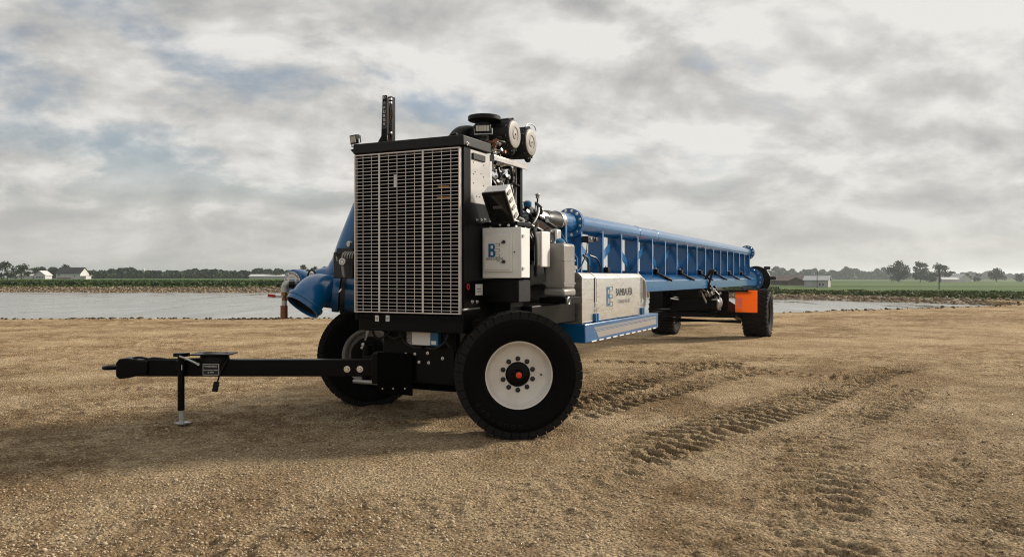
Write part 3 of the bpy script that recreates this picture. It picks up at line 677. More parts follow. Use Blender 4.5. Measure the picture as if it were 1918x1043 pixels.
G = 'trees around the farms'
tree('broad_tree', 14, 330, 6.9, 8.5, 'dark broad tree at the far left edge', 'dark', 31, 700, .35, .1, group=G)
tree('broad_tree', 40, 345, 6.0, 7.5, 'dark tree just right of the one at the left edge, behind the white shed', 'dark', 32, 650, .35, .1, group=G)
tree('broad_tree', -6, 335, 6.3, 8, 'dark tree cut off by the left edge of the picture', 'dark', 35, 600, .35, .1, group=G)
tree('round_tree', 72, 412, 6.2, 6.5, 'round dark tree behind the small gabled white house', 'dark', 33, 600, .35, .12, group=G)
tree('round_tree', 104, 405, 5.2, 5.5, 'dark tree in the gap between the gabled house and the barn', 'dark', 36, 500, .35, .1, group=G)
tree('round_tree', 122, 410, 7.4, 4.4, 'tree poking up behind the dark barn roof', 'dark', 34, 450, .32, .3, group=G)
tree('sapling', 569, 300, 5.6, 4.2, 'thin leafy tree left of the pair showing behind the blue drum', 'mid', 41, 420, .25, .2, group=G, open_=.5)
tree('sapling', 588, 305, 4.9, 3.6, 'small leafy tree in the middle behind the blue drum', 'mid', 42, 380, .25, .2, group=G, open_=.5)
tree('sapling', 606, 300, 5.0, 4.0, 'small leafy tree nearest the blue riser pipe, behind the blue drum', 'mid', 43, 400, .25, .2, group=G, open_=.5)
tree('shade_tree', 1683, 440, 11.0, 12.5, 'broad shade tree leftmost in the clump on the right horizon', 'dark', 51, 1900, .42, .08, 16, group=G)
tree('shade_tree', 1724, 446, 10.8, 9.5, 'tall shade tree in the middle of the clump on the right horizon', 'dark', 52, 1500, .42, .08, 13, group=G)
tree('open_tree', 1761, 400, 9.6, 8.6, 'tree with an open crown at the right of the clump', 'dark', 53, 1000, .36, .28, 14, group=G, open_=.6)
tree('bushy_tree', 1744, 450, 5.2, 7.0, 'low bushy tree between the tall shade tree and the open crowned tree', 'dark', 57, 700, .4, .05, 9, group=G)
tree('bushy_tree', 1782, 440, 6.2, 5.5, 'bushy tree behind the low white shed', 'mid', 58, 600, .4, .08, 8, group=G)
tree('bushy_tree', 1812, 470, 5.2, 4.6, 'small bushy tree just right of the white farmhouse', 'dark', 54, 420, .4, .08, 7, group=G)
tree('bushy_tree', 1830, 480, 4.8, 5.4, 'small bushy tree between the farmhouse and the round dark tree', 'mid', 59, 420, .4, .08, 7, group=G)
tree('round_tree', 1866, 440, 6.6, 9.0, 'round dark tree standing alone towards the right edge', 'dark', 55, 1200, .4, .04, 13, group=G)
tree('bushy_tree', 1910, 470, 4.2, 6.0, 'dark bush at the right edge of the picture', 'dark', 56, 500, .4, .06, 8, group=G)
# ------------------------------------------------------------------ the pump trailer
AX = np.array([0.43398, 0.90092]); NX = np.array([0.90092, -0.43398]); ORG = np.array([-0.72, 7.93])
ROOT = empty('pump_trailer', None, (ORG[0], ORG[1], 0)); ROOT.rotation_euler = (0, 0, math.atan2(AX[1], AX[0]))
tag(ROOT, 'blue and black pump trailer with a long ribbed boom, parked on the gravel', 'pump trailer')
def P(px, py, u=None, v=None, z=None, d=None):
    """measured point in machine coordinates (u to the rear, v to the near side, z up)"""
    r = np.array([(px - 959) / 1476, 1.0]); rz = -(py - 518.5) / 1476
    if d is not None: t = d
    elif u is not None: t = (u + ORG @ AX) / (r @ AX)
    elif v is not None: t = (v + ORG @ NX) / (r @ NX)
    else: t = (z - CAM_H) / rz
    q = r * t - ORG
    return np.array([q @ AX, q @ NX, CAM_H + rz * t])
def WM(x, y, z=0.0): q = np.array([x, y]) - ORG; return np.array([q @ AX, q @ NX, z])
def WD(x, y, z=0.0): q = np.array([x, y]); return unit((q @ AX, q @ NX, z))
def part(name, m, mb, parent=None, bevel=0.0, **k): return mb.build(name, m, parent or ROOT, bevel, **k)
def bolt(p, d, r=0.014, parent=None, m='chrome', washer=True, name='bolt', h=0.014):
    mb = MB(); d = unit(d); p = V3(p)
    if washer: mb.lathe(p - d * 0.002, d, [(0, r * 1.55), (0.005, r * 1.55)], 12)
    mb.lathe(p, d, [(0, r), (h, r), (h * 1.25, r * 0.8)], 6); return mb.build(name, m, parent or ROOT)
XL = (1, 0, 0); FRONT = (-1, 0, 0); NEAR = (0, 1, 0)

# --- wheels
def ring_boxes(mb, n, r, z, dt, dr, dz, phase=0.0, skew=0.0):
    for i in range(n):
        a = 2 * math.pi * (i + phase) / n; er = V3((math.cos(a), math.sin(a), 0)); et = V3((-math.sin(a), math.cos(a), 0)); ez = V3((0, 0, 1))
        e1 = unit(et + ez * skew); e2 = np.cross(er, e1)
        mb.box(er * r + ez * z, (dt, dr, dz), np.c_[e1, er, -e2])
def wheel(c, axis, R_, W_, kind):
    w = empty('wheel', ROOT); ax = V3((axis[0], -axis[1], 0)); ax = unit(ax); up = V3((0, 0, 1)); hd = np.cross(up, ax)
    mtx = Matrix(((hd[0], up[0], ax[0], c[0]), (hd[1], up[1], ax[1], -c[1]), (hd[2], up[2], ax[2], c[2]), (0, 0, 0, 1)))
    w.matrix_local = mtx
    b = 0.30; h = W_ / 2; T = MB(False); rc = R_ - 0.020
    side = [(h*.64, b), (h*.78, b+.022), (h*.84, b+.03), (h*.87, b+.05), (h*.93, b+.09), (h*.95, b+.092), (h*.965, b+.10), (h*.985, b+.15), (h*.99, b+.165), (h*1.0, b+.17), (h*.985, b+.18), (h*.95, rc-.035), (h*.90, rc-.012), (h*.78, rc), (0, rc+.006)]
    T.lathe((0, 0, 0), (0, 0, 1), side + [(-a, r) for a, r in side[-2::-1]], 64, closed=True)
    ty = T.build('tyre', 'rubber' if kind == 'front' else 'mudrub', w)
    L = MB(False)
    if kind == 'front':
        for s in (-1, 1):
            ring_boxes(L, 42, R_ - .016, s * h * .74, .075, .030, h * .38, 0, s * .12)
            ring_boxes(L, 42, R_ - .043, s * h * .90, .072, .046, h * .13, 0, 0)
        ring_boxes(L, 42, R_ - .013, h * .28, .070, .028, h * .34, .5, .2); ring_boxes(L, 42, R_ - .013, -h * .28, .070, .028, h * .34, .3, -.2)
    else:
        for s in (-1, 1):
            for i in range(30):
                a0 = 2 * math.pi * (i + (0.5 if s > 0 else 0)) / 30; prev = None
                for k in range(5):
                    zz = s * h * (.03 + .92 * k / 4); a = a0 + .30 * (k / 4) ** 1.2; rr = R_ - .012 - (.030 if k == 4 else .004 if k == 3 else 0)
                    p = V3((math.cos(a) * rr, math.sin(a) * rr, zz))
                    if prev is not None:
                        L.bar(prev, p, .040, .034, unit(p * V3((1, 1, 0))))
                    prev = p
    tr = L.build('tread', 'treadr' if kind == 'front' else 'mudrub', w)
    tr['kind'] = 'stuff'
    # rim
    Q = MB(False); rm = 'rim' if kind == 'front' else 'rimg'
    o1 = h * .66
    Q.lathe((0, 0, 0), (0, 0, 1), [(o1, b + .016), (o1 + .008, b + .010), (o1 + .004, b - .004), (o1 - .012, b - .012), (o1 - .030, b - .014), (o1 - .060, b - .034), (o1 - .072, b - .040), (o1 - .080, b - .055), (o1 - .078, .115), (o1 - .088, .112), (o1 - .10, b - .05), (-o1 + .02, b - .03), (-o1, b - .012), (-o1 - .010, b + .004), (-o1 - .004, b + .016), (0, b - .012)], 56, closed=True)
    Q.build('rim', rm, w)
    zf = o1 - .078
    H = MB(False); H.lathe((0, 0, -h * .9), (0, 0, 1), [(0, .20), (.02, .21), (h * .7, .21), (h * .72, .11), (zf + h * .9 + .012, .106), (zf + h * .9 + .02, .095), (zf + h * .9 + .022, .05), (zf + h * .9 + .06, .046), (zf + h * .9 + .068, .038)], 28)
    H.build('hub', 'black', w)
    for i in range(10):
        a = 2 * math.pi * (i + .5) / 10
        MB(False).lathe((.143 * math.cos(a), .143 * math.sin(a), zf - .004), (0, 0, 1), [(0, .023), (.010, .0225), (.016, .017), (.02, .010)], 12).build('wheel_hole_cap', 'ink', w)  # raised black caps stand in for the dark holes in the disc
    MB(False).lathe((0, 0, zf + .066), (0, 0, 1), [(0, .028), (.008, .028), (.012, .02)], 16).build('hub_cap', 'redcap', w)
    MB(False).cyl((.215, -.005, zf - .004), (.215, -.005, zf + .02), .008, n=8).build('air_valve', 'ink', w)
    if kind == 'front':
        for word, mid, rad, sz in (('GOODYEAR', -118, .455, .062),):
            for i, ch in enumerate(word):
                a = R(mid + (3.5 - i) * 8.2)
                text('lettering', ch, (math.cos(a) * rad, math.sin(a) * rad, h * .978), (math.sin(a), -math.cos(a), 0), (math.cos(a), math.sin(a), 0), sz, 'lett', w, extr=.004, flip=False)
    return w
FR = 0.577
nw = WM(0.045, 7.275); fw = WM(-1.625, 9.06)
w1 = wheel((nw[0], nw[1], FR - .012), WD(0.13, -0.99), FR, .43, 'front')
w2 = wheel((fw[0], fw[1], FR - .012), WD(-0.10, 0.99), FR, .43, 'front')
rw = WM(5.96 + .02, 19.05); w3 = wheel((12.95, 1.17, .580), (0, 1), .585, .60, 'rear'); w4 = wheel((12.95, -1.10, .580), (0, 1), .585, .60, 'rear')
for q, s_ in ((w1, 'front wheel with a cream rim and red hub cap'), (w2, 'far front wheel seen from its inner side'), (w3, 'dusty rear wheel with chevron tread behind the orange panel'), (w4, 'far rear wheel half hidden by the fuel tank')): q['label'] = s_

# --- front axle, steering and lower frame
k1 = nw + V3((*WD(-0.13, 0.99)[:2], 0)) * .40; k2 = fw + V3((*WD(0.10, -0.99)[:2], 0)) * .40; k1[2] = k2[2] = .52
part('axle_beam', 'black', MB().bar(k1, k2, .15, .16), bevel=.01)
for kp, wc in ((k1, nw), (k2, fw)):
    part('steering_knuckle', 'black', MB().cyl(kp + V3((0, 0, -.19)), kp + V3((0, 0, .19)), .065).cyl(kp, V3((wc[0], wc[1], .573)), .055), bevel=.004)
part('tie_rod', 'galv', MB().cyl(k1 + V3((-.12, .02, -.18)), k2 + V3((-.25, -.0, -.18)), .022, n=10))
part('steering_box', 'core', MB().bx(-.32, .42, -.42, .42, .36, .80).bx(-.20, .30, -.34, .34, .80, 1.06), bevel=.012)
for s in (-1, 1):
    part('frame_rail', 'black', MB().bx(-.58, 3.3, s * .42 - .05, s * .42 + .05, 1.0, 1.19).bx(-.58, 3.3, s * .42 - .09, s * .42 + .09, 1.19, 1.205), bevel=.004)
    part('frame_hanger', 'black', MB().bx(-.36, .40, s * .40 - .03, s * .40 + .03, .62, 1.0), bevel=.005)
part('front_crossmember', 'black', MB().bx(-.60, -.42, -.56, .60, .94, 1.085), bevel=.006)
part('belly_pan', 'black', MB().bx(.20, 1.38, -.70, .92, .96, 1.17), bevel=.01)
part('under_plate', 'black', MB().bx(.42, 1.4, -.38, .38, .55, .96).bx(-.42, -.33, -.40, .40, .44, .94), bevel=.01)
for i, (px, py) in enumerate(((718, 662), (738, 663), (760, 663), (777, 663), (801, 661), (829, 671), (785, 678), (803, 679))):
    p = P(px, py, u=-.43); bolt(p, FRONT, .010)
for px in (718, 738, 760):
    bolt(P(px, 727, u=-.46), FRONT, .011)
part('steering_plate', 'core', MB().bx(-.465, -.445, -.44, -.04, .32, .72), bevel=.004)
# hoses and cables under the grille
for i, (a, b, c, d_) in enumerate((((700, 600), (690, 640), (720, 650), (740, 600)), ((750, 600), (745, 640), (770, 655), (790, 650)), ((835, 600), (850, 640), (820, 660), (800, 650)), ((720, 620), (735, 640), (752, 640), (756, 610)), ((830, 615), (838, 650), (846, 660), (850, 640)))):
    pts = [P(*a, u=-.44), P(*b, u=-.50), P(*c, u=-.50), P(*d_, u=-.44)]
    part('hydraulic_hose', 'hose', MB().tube(bezier(*pts, n=16), .012, 8))
part('gas_strut', 'lidg', MB().cyl(P(695, 610, u=-.40), P(688, 627, u=-.42), .021, n=12).cyl(P(688, 627, u=-.42), P(684, 637, u=-.42), .010, n=8))
bolt(P(680, 645, u=-.40), FRONT, .011); bolt(P(678, 651, u=-.40), FRONT, .008)
part('red_tap', 'red', MB().lathe(P(717, 612, u=-.48), FRONT, [(0, .018), (.02, .018), (.025, .012)], 12).bar(P(717, 612, u=-.49), P(727, 610, u=-.49), .008, .01))
part('tap_fitting', 'chrome', MB().cyl(P(727, 607, u=-.46), P(733, 617, u=-.46), .012, n=8))
part('red_drain_valve', 'red', MB().cyl(P(800, 594, u=-.50), P(799, 607, u=-.50), .016, n=10))
part('drain_fitting', 'chrome', MB().cyl(P(794, 606, u=-.5), P(793, 613, u=-.5), .012, n=8).cyl(P(764, 610, u=-.46), P(775, 611, u=-.46), .009, n=8))
p0, p1 = P(762, 645, u=-.47), P(806, 615, u=-.47); p2 = P(821, 645, u=-.47)
bt = part('battery_box', 'white', MB().bx(-.47, -.30, p0[1] + .055, p1[1], p0[2], p1[2]), bevel=.004)
part('end_cover', 'lidg', MB().bx(-.475, -.31, p0[1], p0[1] + .053, p0[2] - .002, p1[2] + .003), bt, bevel=.003)
part('blue_cover', 'logo', MB().bx(-.475, -.31, p1[1] + .002, p2[1], p0[2] - .003, p1[2] + .002), bt, bevel=.003)
part('label_plate', 'white', MB().bx(-.478, -.4755, p1[1] + .015, p2[1] - .02, p0[2] + .01, p0[2] + .045), bt)
text('lettering', '12-24', (-.4765, p0[1] + .027, (p0[2] + p1[2]) / 2), (0, 0, 1), (0, -1, 0), .05, 'ink', bt)
for px, mt in ((706, 'white'), (726, 'white')):
    a, b = P(px - 3.4, 601.5, u=-.603), P(px + 3.4, 590.5, u=-.603)
    st = part('sticker', mt, MB().bx(-.604, -.601, a[1], b[1], a[2], b[2]))
    for q in (.25, .55): part('print', 'ink', MB().bx(-.6055, -.604, a[1] + .006, b[1] - .006, a[2] + (b[2] - a[2]) * q, a[2] + (b[2] - a[2]) * (q + .12)), st)

# --- tongue
td = WD(-1, 0.0); tb = WM(-1.02, 7.86); tl = WM(-3.72, 7.86)
tu, tv = td[0], td[1]; TN = WD(0, -1)                     # TN: towards the camera side of the tongue
def TP(px, py, off=0.0): return P(px, py, d=7.86 - off)
tg_ = part('tongue', 'black', MB().bar(V3((tb[0], tb[1], .553)), V3((tl[0], tl[1], .553)), .13, .165), bevel=.008)
part('hitch_head', 'black', MB().prism([TP(x, y, .10) for x, y in ((216, 680), (222, 672), (238, 671), (262, 675), (275, 676), (275, 703), (262, 703), (240, 708), (222, 710), (216, 704))], -TN * .20), bevel=.012)
mb = MB(); cc = TP(208, 688); mb.tube([cc + V3((*(td[:2] * .065 * math.cos(a)), 0)) + TN * .065 * math.sin(a) for a in np.linspace(0, 2 * math.pi, 25)], .020, 10)
part('pintle_ring', 'black', mb)
for px in (650, 674): bolt(TP(px, 691, .066), TN, .021, h=.02)
bolt(TP(724, 692, .13), TN, .014, m='brass'); part('grease_fitting', 'chrome', MB().cyl(TP(724, 686, .14), TP(724, 699, .14), .006, n=8))
part('tongue_socket', 'black', MB().bar(V3((*TP(700, 690)[:2], .553)), V3((*TP(800, 690)[:2], .553)), .24, .30), bevel=.01)
jk = part('jack', 'black', MB().cyl(TP(339, 665, .10), TP(339, 768, .10), .033, n=18).box(TP(340, 664, .10), (.11, .11, .035)).lathe(TP(339, 684, .10), (0, 0, 1), [(-.05, .045), (.05, .045)], 18), bevel=.003)
part('inner_leg', 'galv', MB().cyl(TP(340, 766, .10), TP(340, 791.5, .10), .027, n=18), jk)
part('foot_plate', 'galv', MB().box(TP(342, 791.5, .10) + V3((0, 0, -.0)), (.12, .11, .010)), jk)
part('crank_handle', 'galv', MB().tube([TP(336, 667, .17), TP(352, 673, .18), TP(371, 682, .20)], .010, 8).cyl(TP(371, 682, .18), TP(371, 682, .25), .013, n=8), jk)
a, b = TP(334, 693, .138), TP(341, 683, .138)
part('sticker', 'white', MB().bar((a + b) / 2 - td * .018, (a + b) / 2 + td * .018, .003, .05), jk)
# warning plate
wc_ = TP(395, 691.5, .067)
wp = part('warning_plate', 'white', MB().bar(wc_ - td * .080, wc_ + td * .080, .004, .112))
part('warning_field', 'ink', MB().bar(wc_ + TN * .003 - td * .075, wc_ + TN * .003 + td * .075, .004, .102), wp)
RT = -td
text('lettering', '! WARNING !', wc_ + TN * .006 + V3((0, 0, .03)), RT, (0, 0, 1), .026, 'white', wp, align='CENTER')
text('lettering', 'MAX TOWING SPEED', wc_ + TN * .006 + V3((0, 0, -.008)), RT, (0, 0, 1), .0145, 'white', wp)
text('lettering', '25 MPH', wc_ + TN * .006 + V3((0, 0, -.030)), RT, (0, 0, 1), .019, 'white', wp)
# cable coil under its cover plate
part('coil_plate', 'black', MB().bar(TP(363, 662.2), TP(437, 662.2), .28, .012), bevel=.002)
mb = MB()
for k in range(5):
    z0 = .625 + .016 * k; pts = []
    for a in np.linspace(0, 2 * math.pi, 33):
        c0 = TP(402, 670); pts.append(V3((c0[0], c0[1], z0 + .004 * math.sin(3 * a + k))) + td * .145 * math.cos(a) * (1 - .03 * k) + TN * .085 * math.sin(a))
    mb.tube(pts, .011, 8)
part('cable_coil', 'hose', mb)
part('coil_post', 'black', MB().cyl(V3((*TP(402, 670)[:2], .62)), TP(402, 662), .05, n=14))
part('hanging_cable', 'hose', MB().tube(spline([TP(428, 668, .06), TP(424, 676, .085), TP(412, 700, .085), TP(407, 716, .08), TP(404, 724, .08)], 6), .008, 8))
part('cable_plug', 'matte', MB().bar(TP(406, 715, .08), TP(402, 733, .08), .045, .048), bevel=.006)
for pts in (((270, 683), (282, 671), (306, 672), (332, 676), (360, 676)), ((240, 676), (258, 669), (285, 673), (320, 673), (375, 672)), ((352, 678), (362, 672), (372, 676), (392, 674))):
    part('brake_hose', 'hose', MB().tube(spline([TP(x, y, .03) for x, y in pts], 6), .011, 8))

# --- radiator and grille
UG, GW, GZ0, GZ1 = -.63, .583, 1.115, 2.626
part('radiator', 'core', MB().bx(-.592, -.13, -.56, .56, 1.10, 2.60))
part('radiator_frame', 'black', MB().bx(-.60, -.47, .562, .606, 1.04, 2.655).bx(-.60, -.10, -.60, -.562, 1.04, 2.655).bx(-.60, -.10, -.562, .562, 1.04, 1.098), bevel=.005)
part('top_cap', 'matte', MB().bx(-.645, -.10, -.595, .625, 2.638, 2.733).bx(-.10, .02, -.50, .50, 2.60, 2.70), bevel=.010)
gr = part('grille', 'grill', MB().bx(-.640, -.60, GW - .012, GW, GZ0, GZ1).bx(-.640, -.60, -GW, -GW + .012, GZ0, GZ1).bx(-.640, -.60, -GW + .012, GW - .012, GZ1 - .010, GZ1).bx(-.640, -.60, -GW + .012, GW - .012, GZ0, GZ0 + .010), bevel=.001)
hm = vm = fm = None
hb = MB().bx(-.6375, -.6325, -GW + .012, GW - .012, -.0024, .0024).build('horizontal_wire', 'grill', gr)
NW = 45
for i in range(NW):
    z = GZ0 + (GZ1 - GZ0) * (i + 1) / (NW + 1)
    o = hb if i == 0 else hb.copy()
    if i: COL.objects.link(o); o.parent = gr
    o.location = (0, 0, z)
vb = MB().bx(-.6318, -.6265, -.0021, .0021, GZ0 + .01, GZ1 - .01).build('vertical_wire', 'grill', gr)
vf = MB().bx(-.6420, -.6390, -.0095, .0095, GZ0 + .01, GZ1 - .01).build('flat_strip', 'grill', gr)
fv = ff = True
for i in range(1, 12):
    y = -GW + 2 * GW * i / 12
    src = vf if i in (3, 8) else vb
    if src is vf: o = vf if ff else vf.copy(); new = not ff; ff = False
    else: o = vb if fv else vb.copy(); new = not fv; fv = False
    if new: COL.objects.link(o); o.parent = gr
    o.location = (0, -y, 0)
for s in (-1, 1):
    for i in range(16):
        z = GZ0 + .05 + i * .0945
        q = MB().bx(-.630, -.612, s * GW - .003, s * GW + .003, z, z + .04).build('edge_tab', 'grill', gr)
# things glimpsed through the grille
part('core_plate', 'brass', MB().bx(-.5975, -.593, .33, .45, 2.27, 2.29).bx(-.5975, -.593, .32, .47, 2.17, 2.19))
part('core_label', 'white', MB().bx(-.5975, -.593, -.155, -.125, 2.30, 2.42))
# side sheet with bolt holes
sp_ = part('side_sheet', 'steel', MB().bx(-.465, -.085, .590, .602, 2.14, 2.63), bevel=.002)
part('dark_reflection_sheet', 'black', MB().bx(-.465, -.085, .588, .600, 1.07, 2.138), bevel=.002)  # black sheet painted in for the dark reflection low on the stainless side
for (px, py) in ((903, 296), (887, 304), (906, 310), (890, 322), (887, 326), (901, 326), (906, 332), (887, 343), (906, 348), (893, 368), (898, 369)):
    p = P(px, py, v=.6025); MB().lathe(p, NEAR, [(0, .0065), (.002, .0065)], 8).build('hole', 'ink', sp_)
part('corner_tube', 'alu', MB().cyl((-.045, .565, 1.9), (-.045, .565, 2.57), .035, n=14))
part('side_latch', 'matte', MB().bx(-.44, -.20, .604, .618, 2.54, 2.60), bevel=.004)
bolt(P(875, 269, v=.627), NEAR, .012); 
# rear of the radiator: engine
part('fan_shroud', 'black', MB().prism([(-.13, -.55, 1.15), (-.13, .55, 1.15), (-.13, .55, 2.55), (-.13, -.55, 2.55)], (.10, 0, 0)), bevel=.01)
part('engine_block', 'black', MB().bx(0.0, 1.55, -.36, .33, 1.18, 1.95).bx(.05, 1.45, -.26, .25, 1.95, 2.32).bx(.10, 1.40, -.20, .20, 2.32, 2.45), bevel=.025)
part('fuel_rail', 'galv', MB().cyl((.1, .30, 2.20), (1.2, .30, 2.20), .02, n=10).bx(.12, .28, .30, .38, 2.28, 2.42).bx(.35, .5, .30, .40, 2.30, 2.38))
part('turbocharger', 'galv', MB().lathe((.62, .36, 2.25), (0, 1, 0), [(-.08, .05), (-.03, .12), (.04, .12), (.08, .06)], 20).lathe((.62, .28, 2.25), (0, -1, 0), [(0, .09), (.1, .09)], 16))
part('valve_cover', 'matte', MB().bx(.12, 1.3, -.16, .16, 2.45, 2.52), bevel=.02)
part('exhaust_pipe', 'alu', MB().tube(spline([(.62, .36, 2.36), (.66, .42, 2.30), (.84, .44, 2.18), (.86, .44, 2.40), (.86, .44, 2.66)], 6), .042, 14))
part('heat_shield', 'steel', MB().bx(.28, .58, .42, .428, 2.16, 2.32), bevel=.003)
part('air_cleaner_shelf', 'steel', MB().bx(.06, .84, .20, .575, 2.645, 2.655).bx(.06, .84, .565, .577, 2.60, 2.645), bevel=.002)
part('shelf_leg', 'black', MB().bx(.74, .80, .50, .54, 2.0, 2.645), bevel=.003)
part('shelf_leg', 'black', MB().bx(.0, .05, .46, .50, 2.2, 2.645), bevel=.003)
hs = np.random.default_rng(77)
for i in range(32):
    u0 = .02 + .70 * hs.random(); u1 = u0 + hs.normal(.12, .22); z0 = 2.28 + .32 * hs.random(); z1 = 2.05 + .45 * hs.random()
    v0 = .36 + .12 * hs.random(); 
    pts = [(u0, v0 - .06, z0), (u0 + hs.normal(0, .06), v0 + .06, (z0 + z1) / 2 + hs.normal(.03, .06)), (u1 * .6 + u0 * .4, v0 + .05, (z0 + z1) / 2 - hs.random() * .12), (u1, v0 - .05, z1)]
    part('engine_hose', 'hose' if i % 5 else 'matte', MB().tube(spline(pts, 6), .008 + .010 * hs.random(), 8))
for i in range(34):
    c = (.03 + .68 * hs.random(), .42 + .10 * hs.random(), 2.30 + .30 * hs.random())
    part('engine_fitting', ('chrome', 'galv', 'matte', 'lidg')[i % 4], MB().lathe(c, (hs.normal(), 1, hs.normal()), [(0, .014), (.03, .014), (.035, .02), (.05, .02)], 8))
# clutter under the right-hand work light
for i in range(12):
    a = (.0 + .30 * hs.random(), .40 + .18 * hs.random(), 2.66 + .18 * hs.random()); b = (a[0] + hs.normal(.05, .10), a[1] + hs.normal(0, .05), a[2] - .03 - .12 * hs.random())
    part('bracket_hose', 'hose' if i % 3 else 'copper', MB().tube(spline([a, ((a[0] + b[0]) / 2 + .04, a[1] + .04, a[2]), b], 6), .007 + .008 * hs.random(), 7))
for i in range(16):
    c = (.02 + .25 * hs.random(), .46 + .12 * hs.random(), 2.68 + .12 * hs.random())
    part('hose_fitting', ('copper', 'chrome', 'galv')[i % 3], MB().lathe(c, (hs.normal(), 1, hs.normal()), [(0, .012), (.03, .012), (.03, .018), (.042, .018)], 6))
# air cleaners
def cleaner(u, z, v0, v1, first):
    r = .165
    b = part('air_cleaner', 'matte', MB().lathe((u, v0, z), NEAR, [(0, r * .82), (.03, r * .95), (.035, r * .97), (v1 - v0 - .10, r), (v1 - v0 - .098, r * 1.03), (v1 - v0 - .03, r * 1.02), (v1 - v0 - .005, r * .90), (v1 - v0, r * .86)], 36))
    part('end_lid', 'lidg', MB().lathe((u, v1 - .002, z), NEAR, [(0, r * .84), (.008, r * .83), (.012, r * .76), (.012, r * .46), (.006, r * .44), (.006, r * .30), (.012, r * .28), (.016, r * .10), (.016, .004)], 36), b)
    part('lid_boss', 'ink', MB().lathe((u, v1 + .013, z), NEAR, [(0, .010), (.006, .010)], 10), b)
    for k in range(10):
        a = 2 * math.pi * k / 10 + .2
        part('clip', 'matte', MB().bar((u + math.cos(a) * r * 1.02, v1 - .13, z + math.sin(a) * r * 1.02), (u + math.cos(a) * r * 1.03, v1 - .02, z + math.sin(a) * r * 1.03), .022, .012, (math.cos(a), 0, math.sin(a))), b)
    part('dust_valve', 'matte', MB().lathe((u + .02, v1 - .05, z - r * .95), (.1, .2, -1), [(0, .04), (.03, .034), (.05, .018)], 12), b)
    for k in range(12):
        a = 2 * math.pi * k / 12
        part('rib', 'matte', MB().bar((u + math.cos(a) * r * .985, v0 + .05, z + math.sin(a) * r * .985), (u + math.cos(a) * r * 1.003, v1 - .11, z + math.sin(a) * r * 1.003), .008, .010, (math.cos(a), 0, math.sin(a))), b)
    return b
cleaner(.47, 2.915, .16, .60, 1); cleaner(.88, 2.895, .16, .60, 2)
part('intake_elbow', 'matte', MB().tube(spline([(.42, .18, 2.92), (.36, .10, 2.93), (.26, .06, 2.88), (.2, .05, 2.7)], 6), .10, 16))
dp = part('pre_cleaner', 'matte', MB().lathe((.30, .34, 3.02), (0, 0, 1), [(0, .075), (.02, .10), (.022, .155), (.030, .166), (.062, .168), (.072, .160), (.080, .10), (.084, .02)], 40))
part('neck', 'matte', MB().cyl((.32, .32, 2.82), (.30, .34, 3.03), .07, n=18), dp)
part('muffler', 'matte', MB().lathe((-.05, .50, 2.70), (0, -1, 0), [(0, .05), (.02, .085), (.30, .085), (.33, .05)], 20))
part('clamp_wire', 'galv', MB().tube(spline([P(985, 237, v=.52), P(990, 232, v=.50), P(1000, 236, v=.48), P(1004, 245, v=.46)], 5), .006, 6))
# work lights
def work_light(c, face, w, h, name_l):
    f = unit(face); s = unit(np.cross((0, 0, 1), f)); t = np.cross(f, s); A = np.c_[f, s, t]; c = V3(c)
    b = part('work_light', 'matte', MB().box(c, (.05, w, h), A), bevel=.006); b['label'] = name_l
    part('lens', 'lens', MB().box(c + f * .026, (.004, w * .86, h * .74), A), b)
    for k in range(1, 5): part('lens_divider', 'gink', MB().box(c + f * .029 + s * w * .86 * (k / 5 - .5), (.003, .003, h * .74), A), b)
    mb = MB()
    for k in range(5): mb.box(c - f * .034 + s * (k - 2) * w * .17, (.02, .008, h * .8), A)
    part('cooling_fins', 'matte', mb, b)
    part('yoke', 'galv', MB().tube([c + s * w * .56 + t * 0, c + s * w * .58 - t * h * .75, c - s * w * .58 - t * h * .75, c - s * w * .56], .008, 6), b)
    return b
work_light(P(905, 241, u=.06), (-.9, .25, -.12), .155, .072, 'led work light above the stainless side sheet')
work_light(P(668, 267, u=-.63) + V3((0, -.02, .03)), (-.9, -.25, -.15), .10, .085, 'led work light on the left corner of the radiator')
part('light_bracket', 'black', MB().prism([P(656, 281, u=-.62), P(664, 278, u=-.62), P(677, 291, u=-.62), P(670, 296, u=-.62)], (.06, 0, 0)).cyl(P(668, 276, u=-.6), P(668, 290, u=-.6), .012, n=8), bevel=.003)
# purge tower
pg = part('purge_post', 'black', MB().prism([P(x, y, u=-.32) for x, y in ((716.5, 179), (724.5, 178.5), (724.5, 256), (725.5, 276), (706, 276), (708, 266), (714, 255))], (.012, 0, 0)).bx(-.32, -.22, P(716.5, 200, u=-.32)[1] - .0, P(716.5, 200, u=-.32)[1] + .008, 2.90, 3.25), bevel=.002)
c0 = P(720.2, 214, u=-.3225); 
part('sign_border', 'gink', MB().bx(-.3228, -.3202, P(717.2, 1, u=-.32)[1], P(723.6, 1, u=-.32)[1], P(720, 241, u=-.32)[2], P(720, 194, u=-.32)[2]), pg)
part('sign_field', 'ink', MB().bx(-.3245, -.3215, P(717.7, 1, u=-.32)[1], P(723.1, 1, u=-.32)[1], P(720, 240, u=-.32)[2], P(720, 195, u=-.32)[2]), pg)
for i, ch in enumerate('PURGE'): text('lettering', ch, (-.326, c0[1], P(720, 203 + 7.4 * i, u=-.32)[2]), NEAR, (0, 0, 1), .040, 'white', pg)
text('lettering', 'D', (-.3235, c0[1], P(720, 183, u=-.32)[2]), NEAR, (0, 0, 1), .040, 'white', pg)
part('sticker', 'gink', MB().bx(-.3228, -.3202, c0[1] - .010, c0[1] + .010, P(720, 198, u=-.32)[2] + .01, P(720, 192.5, u=-.32)[2] + .01), pg)
